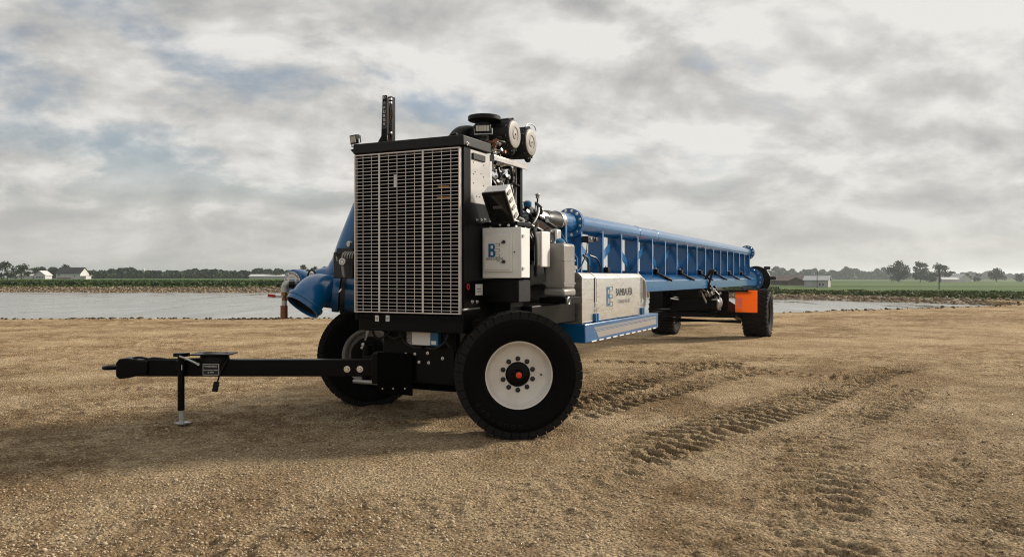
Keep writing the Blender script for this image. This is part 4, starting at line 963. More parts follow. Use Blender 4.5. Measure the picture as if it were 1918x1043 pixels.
part('rear_post', 'black', MB().bx(-.13, -.06, P(729, 1, u=-.1)[1], P(736.5, 1, u=-.1)[1], 2.68, P(731, 182.5, u=-.1)[2]), bevel=.003)
for i, (a, b) in enumerate(((728, 732), (733, 729), (731, 734))):
    part('post_cable', 'hose' if i else 'copper', MB().tube(spline([P(a, 190 + 4 * i, u=-.14), P(b + 1, 215, u=-.15), P(a - 2, 240, u=-.15), P(b - 3, 268, u=-.14)], 6), .006, 6))
for y in (186, 193, 249): part('cable_clip', 'galv', MB().box(P(731, y, u=-.14), (.02, .035, .018)))
part('top_lever', 'hose', MB().tube(spline([P(840, 257, u=-.3), P(848, 252, u=-.3), P(856, 251, u=-.3)], 5), .012, 8))

# --- control cabinet and neighbours
CU = -.25; a, b = P(904, 521, u=CU), P(976.5, 425, u=CU)
cabn = part('control_cabinet', 'cab', MB().bx(CU + .012, CU + .20, a[1] + .004, b[1] - .004, a[2] + .004, b[2] - .004), bevel=.006)
part('outer_door', 'cab', MB().bx(CU - .008, CU + .010, a[1], b[1], a[2], b[2]), cabn, bevel=.008)
a2, b2 = P(907, 509, u=CU - .02), P(959, 437, u=CU - .02)
part('inner_door', 'cab', MB().bx(CU - .024, CU - .009, a2[1], b2[1], a2[2], b2[2]).bx(CU - .032, CU - .0245, a2[1] + .004, b2[1] - .022, a2[2] + .02, b2[2] - .008), cabn, bevel=.004)
ud = CU - .0335
for py in (453, 490):
    p = P(944, py, u=ud)
    part('latch', 'ink', MB().lathe(p, FRONT, [(0, .016), (.010, .016), (.014, .010)], 14).bar(p + V3((-.012, -.026, -.008)), p + V3((-.012, 0, 0)), .008, .010), cabn)
for py in (442, 503):
    p = P(978.5, py, v=b[1]); part('hinge', 'chrome', MB().cyl(p + V3((0, .006, -.016)), p + V3((0, .006, .016)), .007, n=8).box(p + V3((.02, .003, 0)), (.035, .006, .022)), cabn)
bolt(P(964, 472, u=CU - .0085), FRONT, .006, cabn, 'ink', False)
def be_logo(o, xd, h, parent, nrm):
    """striped BE emblem: solid blue B with a comb-shaped E in thin outline"""
    o, xd, nrm = V3(o), unit(xd), unit(nrm); up = V3((0, 0, 1))
    def rect(x0, x1, y0, y1, m, lift=0.0, name='emblem'):
        c = o + xd * ((x0 + x1) / 2) * h + up * ((y0 + y1) / 2) * h + nrm * (.0008 + lift)
        MB().box(c, (abs(x1 - x0) * h, .0016, abs(y1 - y0) * h), np.c_[xd, nrm, up]).build(name, m, parent)
    arc = [(-.44 + .36 + .13 * math.sin(t) * 1.0, .25 + .25 * math.cos(t)) for t in np.linspace(0, math.pi, 9)]
    arc2 = [(-.44 + .37 + .17 * math.sin(t), -.235 + .265 * math.cos(t)) for t in np.linspace(0, math.pi, 9)]
    for A in ([(-.5, 0.0), (-.5, .5)] + arc, [(-.5, -.5), (-.5, .03)] + arc2):
        MB().prism([o + xd * x * h + up * y * h for x, y in A], nrm * .0016).build('emblem', 'logo', parent)
    for y0, y1 in ((.14, .36), (-.36, -.11)):
        rect(-.30, -.11, y0, y1, 'cab' if h < .2 else 'alu', .0012)
    for y in (.5, .30, .09, -.09, -.30, -.5): rect(-.02 + (.06 if abs(y) > .4 else .08), .46, y - .012, y + .012, 'ink', .0004)
    rect(.44, .46, .30, .5, 'ink', .0004); rect(.44, .46, -.5, -.30, 'ink', .0004); rect(.44, .46, -.09, .09, 'ink', .0004)
lc = P(926, 469, u=ud); lh = (P(926, 456, u=ud)[2] - P(926, 481, u=ud)[2])
be_logo(lc, NEAR, lh, cabn, FRONT)
text('lettering', 'WATCHDOG', P(926.3, 485.2, u=ud - .0006), NEAR, (0, 0, 1), .031, 'ink', cabn, sx=.98)
text('lettering', 'SYSTEM', P(933.5, 489, u=ud - .0006), NEAR, (0, 0, 1), .011, 'gink', cabn)
# display on its tilted bracket
tl_, tr_, br_, bl_ = P(905, 361, u=-.42), P(948, 360, u=-.42), P(960, 415, u=-.24), P(920, 420, u=-.24)
ctr = (tl_ + tr_ + br_ + bl_) / 4; sx_ = unit((tr_ + br_ - tl_ - bl_)); ty_ = (tl_ + tr_ - bl_ - br_); ty_ = unit(ty_ - sx_ * (ty_ @ sx_)); nf = np.cross(sx_, ty_); nf = nf if nf[0] < 0 else -nf
A = np.c_[nf, sx_, ty_]; wD = np.linalg.norm(tr_ - tl_); hD = np.linalg.norm(tl_ - bl_)
dsp = part('display_housing', 'cab', MB().box(ctr - nf * .075, (.13, wD, hD), A), bevel=.012)
part('bezel', 'matte', MB().box(ctr, (.022, wD * 1.02, hD * 1.01), A), dsp, bevel=.006)
part('screen', 'screen', MB().box(ctr + nf * .0118, (.002, wD * .80, hD * .82), A), dsp)
text('lettering', '0000', ctr + nf * .0135 + ty_ * .01, sx_, ty_, .045, 'gink', dsp)
for k in range(4): part('side_clip', 'lidg', MB().box(ctr - nf * .06 + sx_ * (wD / 2 + .006) + ty_ * hD * (.36 - .24 * k), (.07, .012, .03), A), dsp, bevel=.003)
part('display_bracket', 'black', MB().bar(ctr - nf * .14, V3((-.12, .72, 1.94)), .10, .05).bx(-.22, .10, .61, .96, 1.935, 1.972), bevel=.005)
for px, py in ((937, 421), (953, 422), (967, 424), (893, 412), (901, 412), (907, 411)): bolt(P(px, py, u=-.225) if px > 910 else P(px, py, v=.603), FRONT if px > 910 else NEAR, .008)
sb_ = part('junction_box', 'cab', MB().bx(.36, .56, .865, .935, 1.56, 1.905), bevel=.018)
part('box_lid', 'cab', MB().bx(.352, .568, .9355, .960, 1.552, 1.912), sb_, bevel=.014)
part('conduit', 'hose', MB().tube(spline([(.28, .90, 1.93), (.29, .92, 1.80), (.30, .92, 1.60), (.33, .90, 1.50)], 6), .016, 8))
part('conduit', 'hose', MB().tube(spline([(.20, .80, 1.95), (.26, .86, 1.97), (.29, .90, 1.93)], 6), .016, 8))
part('breather_bar', 'black', MB().bar(P(984, 387, d=8.35), P(1042, 430, d=8.55), .035, .035), bevel=.006)
part('pump_cover', 'black', MB().lathe((.72, .60, 1.78), NEAR, [(0, .16), (.25, .16), (.29, .13), (.30, .02)], 28))
df = part('fluid_tank', 'grey', MB().bx(.62, .95, .865, 1.085, 1.33, 1.80).bx(.61, .96, .858, 1.092, 1.25, 1.335), bevel=.028)
for z in (1.62, 1.38): part('moulded_band', 'gink', MB().bx(.617, .953, .862, 1.088, z, z + .014), df)
part('filler_cap', 'logo', MB().lathe((.80, .97, 1.80), (-.5, .3, 1), [(0, .045), (.04, .045), (.05, .03)], 16), df)
part('filler_ring', 'chrome', MB().lathe((.80, .97, 1.80), (-.5, .3, 1), [(-.01, .062), (.012, .060)], 18), df)
tb_ = part('tank_bracket', 'black', MB().bx(.56, 1.0, .84, 1.13, 1.18, 1.247), bevel=.004)
part('lifting_eye', 'galv', MB().tube([V3((.60, 1.145, 1.215)) + V3((0, .0, .035)) * math.cos(t) + V3((.03, 0, 0)) * math.sin(t) for t in np.linspace(0, 6.283, 17)], .008, 6), tb_)
sbx = part('switch_box', 'black', MB().bx(-.22, .06, .606, .965, 1.215, 1.428), bevel=.006)
part('side_plate', 'matte', MB().bx(-.205, .05, .9655, .9695, 1.225, 1.42), sbx)
a, b = P(891, 553, v=.604), P(904, 532, v=.604); st = part('sticker', 'white', MB().bx(a[0], b[0], .6005, .604, a[2], b[2]))
for q in (.3, .55): part('print', 'ink', MB().bx(a[0] + .02, b[0] - .03, .6042, .6050, a[2] + (b[2] - a[2]) * q, a[2] + (b[2] - a[2]) * q + .007), st)
part('battery_switch', 'red', MB().tube([P(877, 537, v=.61) + V3((.022 * math.cos(t), 0, .026 * math.sin(t))) for t in np.linspace(0, 6.283, 17)], .006, 6).bar(P(877, 533, v=.61), P(877, 541, v=.61), .006, .008))
for px in (884, 893): bolt(P(px, 565, v=.602), NEAR, .012)
part('hydraulic_manifold', 'black', MB().bx(-.04, .25, .30, .80, 1.10, 1.21), bevel=.006)
part('hose_end', 'galv', MB().cyl(P(868, 580, v=.63), P(878, 579, v=.63), .011, n=8).cyl(P(878, 579, v=.63), P(898, 577, v=.63), .007, n=8))

# --- fuel tank on its blue tray
TU0, TU1, TV0, TV1 = 1.44, 3.83, .28, .975
def chamfer(u0, u1, v0, v1, z0, z1, c):
    pr = [(u0, v0, z0), (u0, v1, z0), (u0, v1, z1 - c), (u0, v1 - c, z1), (u0, v0 + c, z1), (u0, v0, z1 - c)]
    return MB().prism(pr[::-1], (u1 - u0, 0, 0))
tk = part('fuel_tank', 'alu', chamfer(TU0, TU1, TV0, TV1, .935, 1.50, .05), bevel=.012)
part('front_flange', 'alu', chamfer(TU0 - .012, TU0 + .03, TV0 - .004, TV1 + .004, .934, 1.505, .05), tk, bevel=.003)
part('fuel_cap', 'lidg', MB().lathe((1.72, .70, 1.495), (0, 0, 1), [(0, .085), (.05, .085), (.052, .10), (.085, .10), (.09, .085)], 24), tk)
part('breather_pipe', 'hose', MB().tube(spline([P(1093, 478, v=.70), P(1101, 486, v=.72), P(1102, 510, v=.74)], 5), .014, 8), tk)
for u in (P(1115, 560, v=TV1)[0] - .03, P(1203, 560, v=TV1)[0] - .06):
    s_ = part('strap', 'ply', MB().bx(u, u + .05, TV1 + .0015, TV1 + .006, 1.09, 1.447).prism([(u, TV1 + .0015, 1.447), (u, TV1 + .006, 1.447), (u, TV1 - .05, 1.5065), (u, TV1 - .05, 1.5015)][::-1], (.05, 0, 0)).bx(u, u + .05, TV0 + .05, TV1 - .05, 1.5015, 1.5065), tk)
    for q in (-.006, .05): part('strap_edge', 'hose', MB().bx(u + q, u + q + .006, TV1 + .002, TV1 + .007, 1.16, 1.447), s_ if False else tk)
    part('strap_bolt', 'chrome', MB().lathe((u + .025, TV1 + .004, 1.10), (0, .25, 1), [(-.03, .030), (0, .026), (.05, .012)], 10).cyl((u + .025, TV1 + .012, 1.02), (u + .025, TV1 + .012, 1.09), .006, n=6), tk)
    part('strap_bracket', 'logo', MB().bx(u - .03, u + .015, TV1 + .002, TV1 + .03, .937, 1.03).bx(u + .035, u + .08, TV1 + .002, TV1 + .03, .937, 1.03), tk, bevel=.002)
lu = (P(1142, 555, v=TV1)[0])
be_logo((lu, TV1 + .001, P(1142, 555, v=TV1)[2]), XL, .235, tk, NEAR)
bu = P(1170, 547, v=TV1)
text('lettering', 'BAMBAUER', (bu[0] - .02, TV1 + .002, bu[2]), XL, (0, 0, 1), .135, 'ink', tk, sx=1.02)
bu = P(1170, 562.5, v=TV1)
text('lettering', 'EQUIPMENT', (bu[0] - .02, TV1 + .002, bu[2] - .01), XL, (0, 0, 1), .068, 'gink', tk, sx=1.0, spacing=1.55)
part('sight_tube', 'lidg', MB().tube(spline([(3.86, .93, 1.44), (3.92, .96, 1.38), (3.95, .965, 1.2), (3.92, .96, 1.05), (3.86, .94, 1.0)], 6), .028, 10), tk)
for z in (1.0, 1.44): part('tube_fitting', 'chrome', MB().cyl((3.82, .93, z), (3.88, .93, z), .022, n=8), tk)
ty = part('tank_tray', 'blue', MB().bx(1.42, 4.46, .26, 1.02, .715, .928), bevel=.010)
fv_ = 1.0205
def slab(pts, m, name, lift): MB().prism([(u, fv_ + lift, z) for u, z in pts], (0, .0015, 0)).build(name, m, ty)
slab([(1.70, .880), (4.34, .892), (4.34, .868), (1.74, .845)], 'gink', 'dark_stripe', .0)
slab([(1.75, .838), (4.34, .862), (4.34, .855), (1.77, .828)], 'tape', 'thin_stripe', .0)
slab([(1.78, .822), (4.34, .848), (4.34, .775), (1.86, .752)], 'tape', 'wide_stripe', .0)
for i in range(11):
    u = 1.62 + i * .255; part('edge_light', 'white', MB().bx(u, u + .16, 1.021, 1.026, .7155, .729), ty)

# --- boom
NR = 17; rib_u = [3.635 + .9166 * k for k in range(NR)]; VE = .14; VI = -.10
bm_pipe = part('boom_pipe', 'blue', MB().lathe((3.62, 0, 2.215), XL, [(0, .137), (15.1, .137)], 40))
part('joint_band', 'blue', MB().lathe((6.55, 0, 2.215), XL, [(0, .1385), (.004, .141), (.03, .141), (.034, .1385)], 40), bm_pipe)
part('joint_band', 'blue', MB().lathe((7.75, 0, 2.215), XL, [(0, .1385), (.004, .141), (.03, .141), (.034, .1385)], 40), bm_pipe)
def flange(name, u, v, z, r, th, nb_, m='blue', ri=.13, bolts_back=False):
    f = part(name, m, MB().lathe((u, v, z), XL, [(0, ri), (0, r - .006), (.006, r), (th - .006, r), (th, r - .006), (th, ri)], 40), bevel=0)
    for i in range(nb_):
        a = 2 * math.pi * (i + .5) / nb_; bolt((u, v + math.cos(a) * (r - .032), z + math.sin(a) * (r - .032)), FRONT, .014, f)
    return f
flange('pipe_flange', 3.50, 0, 2.215, .205, .05, 12); flange('pipe_flange', 3.552, 0, 2.215, .205, .04, 1)
part('inlet_stub', 'blue', MB().lathe((3.10, 0, 2.215), XL, [(0, .128), (.20, .130), (.40, .135)], 32))
part('rubber_sleeve', 'hose', MB().lathe((2.58, 0, 2.20), XL, [(0, .118), (.05, .125), (.12, .132), (.30, .126), (.45, .132), (.52, .132)], 28))
for u in (2.98, 3.03, 3.08): part('hose_clamp', 'galv', MB().lathe((u, 0, 2.21), XL, [(0, .135), (.02, .137), (.022, .135)], 28))
part('steel_cone', 'alu', MB().lathe((2.10, 0, 2.19), XL, [(0, .15), (.36, .125), (.50, .116)], 28))
rib_proto = MB().bx(0, .016, VI, VE - .012, 1.49, 2.12).build('boom_rib', 'blue', ROOT)
edge_proto = MB().bx(-.022, .038, VE - .012, VE, 1.475, 2.145).build('rib_edge', 'blue', ROOT, bevel=.003)
for k, u in enumerate([3.05] + rib_u):
    o = rib_proto if k == 0 else rib_proto.copy(); e_ = edge_proto if k == 0 else edge_proto.copy()
    if k: COL.objects.link(o); COL.objects.link(e_); o.parent = ROOT
    e_.parent = o; o.location = (u, 0, 0)
us = [3.05] + rib_u
for k in range(len(us) - 1):
    z0, z1 = (1.60, 2.02) if k % 2 == 0 else (2.02, 1.60)
    part('diagonal_brace', 'blue', MB().bar((us[k] + .02, .0, z0), (us[k + 1] - .005, .0, z1), .012, .12))
part('far_chord', 'blue', MB().bx(3.05, rib_u[-1] + .02, VI - .012, VI - .002, 1.49, 1.56), bevel=.002)
# lower beam: sloping top plate and vertical side
def beam_prof(u): return [(u, .34, 1.20), (u, .34, 1.385), (u, .325, 1.40), (u, .15, 1.492), (u, -.15, 1.492), (u, -.325, 1.40), (u, -.34, 1.385), (u, -.34, 1.20)]
part('boom_beam', 'blue', MB().prism(beam_prof(2.95), (15.45, 0, 0)), bevel=.004)
for i, (px, py) in enumerate(((1150, 500), (1240, 514), (1284, 515), (1320, 514), (1348, 514), (1373, 515), (1395, 516))):
    u = P(px, py, v=.24)[0]
    cl = part('hose_clip', 'black', MB().bar((u - .12, .17, 1.53), (u + .16, .36, 1.40), .13, .035, (0, .5, 1)).bx(u - .17, u - .05, .10, .20, 1.50, 1.60), bevel=.004)
    for q in (-.08, 0, .08): part('clip_bolt', 'chrome', MB().lathe((u + .15 + q * .8, .345 - q * .1, 1.425), (0, .4, 1), [(0, .014), (.02, .014)], 6), cl)
    part('clip_bolt', 'chrome', MB().lathe((u - .11, .15, 1.60), (0, 0, 1), [(0, .016), (.02, .016)], 6), cl)
part('front_gusset', 'blue', MB().prism([(2.95, .10, 1.49), (2.95, .34, 1.40), (2.95, .34, 1.70), (2.95, .10, 2.05)], (.016, 0, 0)), bevel=.002)
sn = part('sensor_block', 'ink', MB().box((3.72, .20, 1.985), (.22, .10, .09)).box((3.90, .22, 1.99), (.10, .12, .05)), bevel=.008)
for q in (0, .08): part('sensor_bolt', 'chrome', MB().lathe((3.70 + q * 2, .252, 2.0), NEAR, [(0, .018), (.01, .018)], 10), sn)
part('sensor_cable', 'hose', MB().tube(spline([(3.66, .22, 1.94), (3.56, .24, 1.80), (3.40, .22, 1.60), (3.2, .20, 1.50)], 6), .010, 6))
part('beam_cable', 'hose', MB().tube(spline([(3.80, .20, 1.76), (3.95, .25, 1.72), (4.05, .27, 1.62), (4.05, .27, 1.48)], 6), .012, 6))
flange('rear_flange', 18.62, 0, 2.215, .225, .06, 12); flange('rear_flange', 18.70, 0, 2.215, .225, .05, 1)
# lower rear outlet
ru = 18.45
part('outlet_dome', 'blue', MB().lathe((ru - .20, .06, 1.36), XL, [(0, .16), (.05, .22), (.12, .27), (.24, .30)], 32))
f_ = flange('outlet_flange', ru, .10, 1.36, .37, .07, 14); flange('outlet_flange', ru + .09, .14, 1.36, .37, .06, 1)
part('hose_reel', 'black', MB().lathe((ru + .22, .26, 1.345), XL, [(0, .40), (.03, .44), (.10, .44), (.13, .40)], 40))
part('reel_rim', 'galv', MB().tube([V3((ru + .29, .26 + .442 * math.cos(t), 1.345 + .442 * math.sin(t))) for t in np.linspace(0, 6.283, 41)], .012, 6))
for px, py in ((1437, 502), (1448, 521)):
    p = P(px, py, u=ru + .3); part('reel_knob', 'ink', MB().box(p, (.12, .18, .10), np.c_[unit((1, 0, 0)), unit((0, 1, .0)), unit((0, 0, 1))]).bar(p, V3((ru + .3, .30, 1.345)), .05, .05), bevel=.008)

# --- rear axle
part('rear_axle', 'black', MB().bx(11.95, 12.25, -1.05, .78, .50, .68).bx(12.85, 13.05, -.85, .85, .50, .64), bevel=.012)
part('axle_carrier', 'black', MB().bx(11.3, 12.6, -.55, .40, .66, 1.19).bx(10.9, 12.2, -.30, .20, 1.0, 1.20), bevel=.02)
part('end_plate', 'black', MB().bx(11.62, 11.68, .42, .72, .63, 1.14), bevel=.006)
part('axle_bracket', 'black', MB().bx(11.2, 11.6, -.95, .40, .55, .64).bx(10.6, 12.0, -.85, -.55, .75, 1.20), bevel=.01)
for px, py in ((1335, 550), (1349, 549), (1347, 556), (1350, 560), (1348, 567), (1335, 578), (1340, 578), (1348, 579)):
    bolt(P(px, py, u=11.60), FRONT, .022)
part('swing_arm', 'black', MB().bar((11.7, .60, .80), (12.85, .90, .46), .20, .24), bevel=.012)
part('arm_strut', 'black', MB().bar((11.7, .68, 1.13), (11.95, 1.10, 1.13), .04, .05))
for v0, v1, z0, z1 in ((-.9, .95, .47, .40), (-.9, .95, .40, .44)):
    part('cross_rod', 'black', MB().cyl((11.75, v0, z0), (11.9, v1, z1), .022, n=8))
part('hydraulic_motor', 'galv', MB().lathe((11.45, .46, .86), FRONT, [(0, .16), (.06, .16), (.10, .12), (.14, .10)], 20))
part('motor_body', 'black', MB().cyl((11.4, .30, .80), (11.4, .52, .80), .15, n=20).cyl((11.4, -.2, 1.02), (11.4, .46, 1.05), .12, n=18), bevel=.006)
hh = np.random.default_rng(9)
for i in range(12):
    a = (11.25 + .2 * hh.random(), -.3 + .75 * hh.random(), 1.02 + .15 * hh.random()); b = (11.3 + .2 * hh.random(), .1 + .5 * hh.random(), .85 + .25 * hh.random())
    part('axle_hose', 'hose' if i % 4 else 'galv', MB().tube(spline([a, ((a[0] + b[0]) / 2 - .12, (a[1] + b[1]) / 2, max(a[2], b[2]) + .06 + .12 * hh.random()), b], 7), .016 + .01 * hh.random(), 8))
for q in (0, .05, .10):
    part('hose_loop', 'hose', MB().tube(spline([P(1320 + q * 30, 540, u=11.2), P(1322, 522, u=11.1), P(1330 + q * 40, 507, u=11.1), P(1334 + q * 20, 508, u=11.15), P(1330, 524, u=11.2), P(1325, 542, u=11.2)], 6), .024, 8))
for i in range(8):
    px, py = 1300 + 48 * hh.random(), 535 + 20 * hh.random()
    part('hose_fitting', ('chrome', 'galv', 'lidg')[i % 3], MB().lathe(P(px, py, u=11.15), (-1, hh.normal(), hh.normal()), [(0, .02), (.05, .02), (.05, .03), (.08, .03)], 7))
part('sticker', 'white', MB().box(P(1287, 539, u=11.2), (.01, .06, .07)))
part('cylinder_rod', 'chrome', MB().cyl(P(1256, 559, u=10.9), P(1272, 561, u=10.9), .018, n=8).cyl(P(1262, 556, u=10.9), P(1271, 557, u=10.9), .012, n=8))
part('axle_edge', 'galv', MB().bx(11.935, 11.948, -.95, .45, .676, .684))
fl_ = part('orange_panel', 'orange', MB().bx(12.0, 12.012, .80, 1.30, .63, 1.145), bevel=.003)
MB().prism([(11.9985, .815, .98), (11.9985, .97, .965), (11.9985, .945, .70), (11.9985, .86, .73)], (-.002, 0, 0)).build('pale_patch', 'peach', fl_)  # paler trapezoid laid on the orange panel
part('panel_bracket', 'black', MB().bx(12.014, 12.06, .78, 1.18, 1.08, 1.12).bx(12.014, 12.06, .80, 1.20, .56, .62), bevel=.004)

# --- far-side pump: suction elbow, riser, air pump, gauges
E0, E1 = P(634, 548, d=8.28), P(569, 571, d=7.90)
t0 = unit((-.55, -.85, .10)); t1 = unit(E1 - P(600, 531, d=8.05)); t1 = unit(V3((*(WD(-.50, -.42)[:2] * .62), -.785)))
path = bezier(E0, E0 + t0 * .26, E1 - t1 * .24, E1, 22); RP = .172
el = part('suction_elbow', 'blue', MB().tube(path, RP, 36, cap=False))
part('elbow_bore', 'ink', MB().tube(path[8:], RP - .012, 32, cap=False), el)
part('mouth_ring', 'blue', MB().lathe(E1 - t1 * .045, t1, [(0, RP), (.0, RP + .020), (.012, RP + .024), (.030, RP + .024), (.036, RP), (.062, RP), (.066, RP - .003), (.066, RP - .006), (.0, RP - .006)], 40, closed=True), el)
part('bead_ring', 'blue', MB().lathe(E1 - t1 * .02, t1, [(.0, RP + .001), (.0, RP + .012), (.05, RP + .012), (.05, RP + .001)], 40, closed=True), el)
part('root_ring', 'blue', MB().lathe(E0, -t0, [(-.05, RP), (-.045, RP + .034), (.02, RP + .034), (.03, RP)], 40, cap=False), el)
part('clamp_ring', 'ink', MB().lathe(E0, -t0, [(.034, RP), (.036, RP + .042), (.078, RP + .042), (.078, RP)], 40, cap=False), el)
part('clamp_bolt', 'chrome', MB().cyl(P(635, 547, d=8.02), P(640, 541, d=8.02), .010, n=8), el)
part('pump_casing', 'blue', MB().tube([E0 - t0 * .07, E0 - t0 * .35, E0 - t0 * .75], [RP + .012, RP + .012, RP + .02], 36))
part('pump_volute', 'blue', MB().lathe((.35, -.55, 1.32), NEAR, [(-.35, .20), (-.28, .34), (-.1, .42), (.1, .42), (.2, .30)], 40))
rp = spline([P(596, 526, d=8.75), P(628, 520, d=8.70), P(647, 500, d=8.66), P(660, 465, d=8.62), P(676, 425, d=8.60), P(694, 380, d=8.58), P(715, 330, d=8.58)], 6)
part('riser_pipe', 'blue', MB().tube(rp, [.13 + .04 * min(1, i / 10) for i in range(len(rp))], 28))
gb = part('valve_block', 'ink', MB().box(P(648, 497, d=7.95), (.10, .24, .26)).box(P(650, 470, d=7.95), (.08, .20, .06)), bevel=.006)
for i in range(5):
    x = 641 + i * 4.6
    part('curved_tube', 'galv', MB().tube(spline([P(x, 484, d=7.85), P(x + 1, 477, d=7.84), P(x + 6, 472, d=7.86), P(x + 9, 473, d=7.90)], 5), .008, 7), gb)
def gauge(px, py, d, r, nd):
    p = P(px, py, d=d); g_ = part('gauge', 'galv', MB().lathe(p, nd, [(-.03, r * .8), (-.028, r), (.004, r), (.006, r * .9)], 24))
    part('dial', 'white', MB().lathe(p, nd, [(.004, r * .86), (.0075, r * .86)], 24), g_)
    part('scale_ring', 'gink', MB().lathe(p, nd, [(.0076, r * .6), (.0085, r * .6), (.0085, r * .45), (.0076, r * .45)], 24, closed=True), g_); return g_
gn = WD(-.25, -.97)
gauge(641, 490, 7.80, .036, gn); gauge(653, 457, 7.88, .030, WD(-.7, -.7))
part('gauge_stem', 'lidg', MB().cyl(P(642, 498, d=7.82), P(644, 516, d=7.82), .016, n=10).cyl(P(644, 514, d=7.82), P(645, 519, d=7.82), .010, n=8))
part('lever', 'ink', MB().cyl(P(629, 472, d=7.9), P(631, 480, d=7.9), .012, n=8)); part('lever_rod', 'galv', MB().cyl(P(630, 480, d=7.9), P(632, 489, d=7.9), .006, n=8))
part('bracket_tab', 'lidg', MB().box(P(628, 502, d=8.0), (.03, .03, .09)))
# air pressure drum
dc = P(549, 528, d=8.55); dn = WD(-.42, -.90, .02)
dr = part('air_pump', 'blue', MB().lathe(dc, -dn, [(-.012, .118), (-.008, .130), (.0, .136), (.10, .140), (.14, .136), (.17, .10)], 40))
part('face_plate', 'blue', MB().lathe(dc, dn, [(.004, .124), (.016, .122), (.017, .02)], 40), dr)
ds = unit(np.cross((0, 0, 1), dn)); ds = ds if (ds @ WD(1, 0)) > 0 else -ds
mb = MB(); arc = [dc + dn * .0185 + ds * .112 * math.cos(t) + V3((0, 0, .112 * math.sin(t))) for t in np.linspace(R(6), R(174), 17)] + [dc + dn * .0185 - ds * .045 + V3((0, 0, .008)), dc + dn * .0185 - ds * .035 + V3((0, 0, .028)), dc + dn * .0185 + ds * .035 + V3((0, 0, .028)), dc + dn * .0185 + ds * .045 + V3((0, 0, .008))]
mb.prism(arc, dn * .002); mb.build('name_plate', 'white', dr)
wd = 'AIR PRESSURE'
for i, ch in enumerate(wd):
    if ch == ' ': continue
    t = R(152 - i * 124 / (len(wd) - 1)); rd = ds * math.cos(t) + V3((0, 0, math.sin(t)))
    text('lettering', ch, dc + dn * .0212 + rd * .092, ds * math.sin(t) - V3((0, 0, math.cos(t))), rd, .034, 'ink', dr)
for q in (.058, .047): part('print', 'gink', MB().bar(dc + dn * .021 - ds * .045 + V3((0, 0, q)), dc + dn * .021 + ds * .045 + V3((0, 0, q)), .001, .004), dr)
part('print', 'ink', MB().bar(dc + dn * .021 - ds * .10 + V3((0, 0, .02)), dc + dn * .021 - ds * .055 + V3((0, 0, .02)), .001, .006).bar(dc + dn * .021 + ds * .055 + V3((0, 0, .02)), dc + dn * .021 + ds * .10 + V3((0, 0, .02)), .001, .006), dr)
part('drum_pipe', 'blue', MB().cyl(P(570, 530, d=8.7), P(640, 530, d=8.8), .10, n=20))
part('handle_arc', 'ink', MB().tube([P(584, 519, d=8.45) + ds * .055 * math.cos(t) + V3((0, 0, .075 * math.sin(t))) for t in np.linspace(0, math.pi, 15)], .010, 7))
part('small_gauge', 'white', MB().lathe(P(582, 517, d=8.5), dn, [(-.02, .042), (.006, .042), (.008, .036)], 20))
part('drum_knob', 'ink', MB().lathe(P(524, 534, d=8.5), WD(-1, -.2), [(0, .02), (.02, .024), (.035, .014)], 12))
vx = 8.36
vl = part('ball_valve', 'brass', MB().cyl(P(533, 545, d=vx), P(533, 563, d=vx), .030, n=8).cyl(P(533, 549, d=vx), P(533, 558, d=vx), .036, n=8), bevel=.003)
part('valve_elbow', 'valve', MB().tube(spline([P(533, 547, d=vx), P(533, 538, d=vx), P(536, 532, d=vx), P(543, 531, d=vx + .03), P(551, 531, d=vx + .1)], 5), .036, 14).lathe(P(533, 547, d=vx), (0, 0, 1), [(-.0, .042), (.03, .042)], 14), vl)
part('green_union', 'matte', MB().lathe(P(541, 533, d=vx + .0), WD(1, .3), [(0, .040), (.06, .040)], 8), vl)
part('valve_collar', 'valve', MB().cyl(P(532.5, 563, d=vx), P(532.5, 573, d=vx), .028, n=12), vl)
part('bronze_nipple', 'copper', MB().cyl(P(532, 572, d=vx), P(532, 597, d=vx), .037, .038, n=16), vl, bevel=.003)
part('handle_arm', 'galv', MB().bar(P(530, 556, d=vx - .05), P(514, 554.5, d=vx - .05), .006, .022), vl)
part('red_handle', 'red', MB().bar(P(516, 554.5, d=vx - .05), P(501.5, 553, d=vx - .05), .018, .030), vl, bevel=.006)
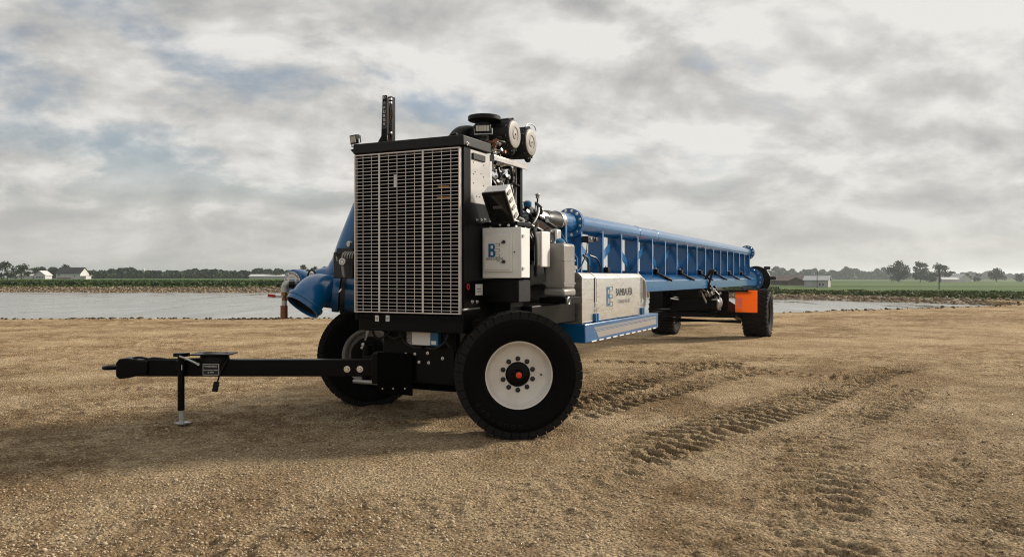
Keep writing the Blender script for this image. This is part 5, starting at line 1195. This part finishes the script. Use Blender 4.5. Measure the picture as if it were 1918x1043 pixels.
# small pieces behind the display
part('blue_knob', 'logo', MB().lathe(P(988, 384, d=8.6), (0, 0, 1), [(-.03, .03), (-.01, .045), (.03, .045), (.045, .025)], 14).cyl(P(988, 392, d=8.6), P(988, 412, d=8.6), .03, n=10))
part('knob_lever', 'copper', MB().bar(P(978, 379, d=8.55), P(989, 378, d=8.55), .02, .008))
part('vent_rod', 'matte', MB().cyl(P(1007, 370, d=8.9), P(1006, 406, d=8.9), .010, n=8).cyl(P(1003, 378, d=8.9), P(1002, 404, d=8.9), .006, n=6))
part('vent_cap', 'galv', MB().lathe(P(1007, 370, d=8.9), (0, 0, 1), [(-.01, .022), (.02, .022), (.03, .03), (.045, .02)], 10))
for i in range(10):
    a = P(975 + 30 * hs.random(), 380 + 35 * hs.random(), d=8.6); b = P(970 + 40 * hs.random(), 400 + 30 * hs.random(), d=8.5)
    part('rear_hose', ('hose', 'hose', 'galv', 'logo')[i % 4], MB().tube(spline([a, (a + b) / 2 + V3((-.03, .06, .02)), b], 6), .012 + .012 * hs.random(), 8))
for i in range(16):
    a = V3((.10 + .9 * hs.random(), .50 + .25 * hs.random(), 1.75 + .45 * hs.random())); b = V3((.25 + .9 * hs.random(), .62 + .22 * hs.random(), 1.45 + .45 * hs.random()))
    part('pump_hose', ('hose', 'hose', 'matte', 'galv')[i % 4], MB().tube(spline([a, (a + b) / 2 + V3((.05, .10 * hs.random(), .06)), b], 6), .009 + .012 * hs.random(), 8))
for i in range(14):
    c = (.30 + .85 * hs.random(), .62 + .22 * hs.random(), 1.85 + .30 * hs.random())
    part('pump_fitting', ('chrome', 'galv', 'copper', 'lidg')[i % 4], MB().lathe(c, (hs.normal(), 1, hs.normal()), [(0, .014), (.03, .014), (.035, .021), (.05, .021)], 8))
part('pump_head', 'black', MB().bx(1.35, 2.2, -.25, .30, 1.5, 2.20).bx(.8, 1.5, .1, .62, 1.35, 1.98), bevel=.03)
part('steel_cover', 'steel', MB().bx(.98, 1.12, .55, .86, 1.72, 1.97), bevel=.02)

# ------------------------------------------------------------------ thin morning haze
mh = bpy.data.materials.new('haze'); mh.use_nodes = True
n, l = mh.node_tree.nodes, mh.node_tree.links; n.remove(n['Principled BSDF'])
pv = n.new('ShaderNodeVolumePrincipled'); pv.inputs['Color'].default_value = (0.86, 0.92, 0.98, 1); pv.inputs['Density'].default_value = 0.00024; pv.inputs['Anisotropy'].default_value = 0.65
l.new(pv.outputs[0], n['Material Output'].inputs['Volume'])
tag(MB(False).bx(-5400, 5400, -420, 5200, -4.0, 30.0).build('haze', mh), 'thin pale morning haze over the fields', 'haze', kind='stuff')
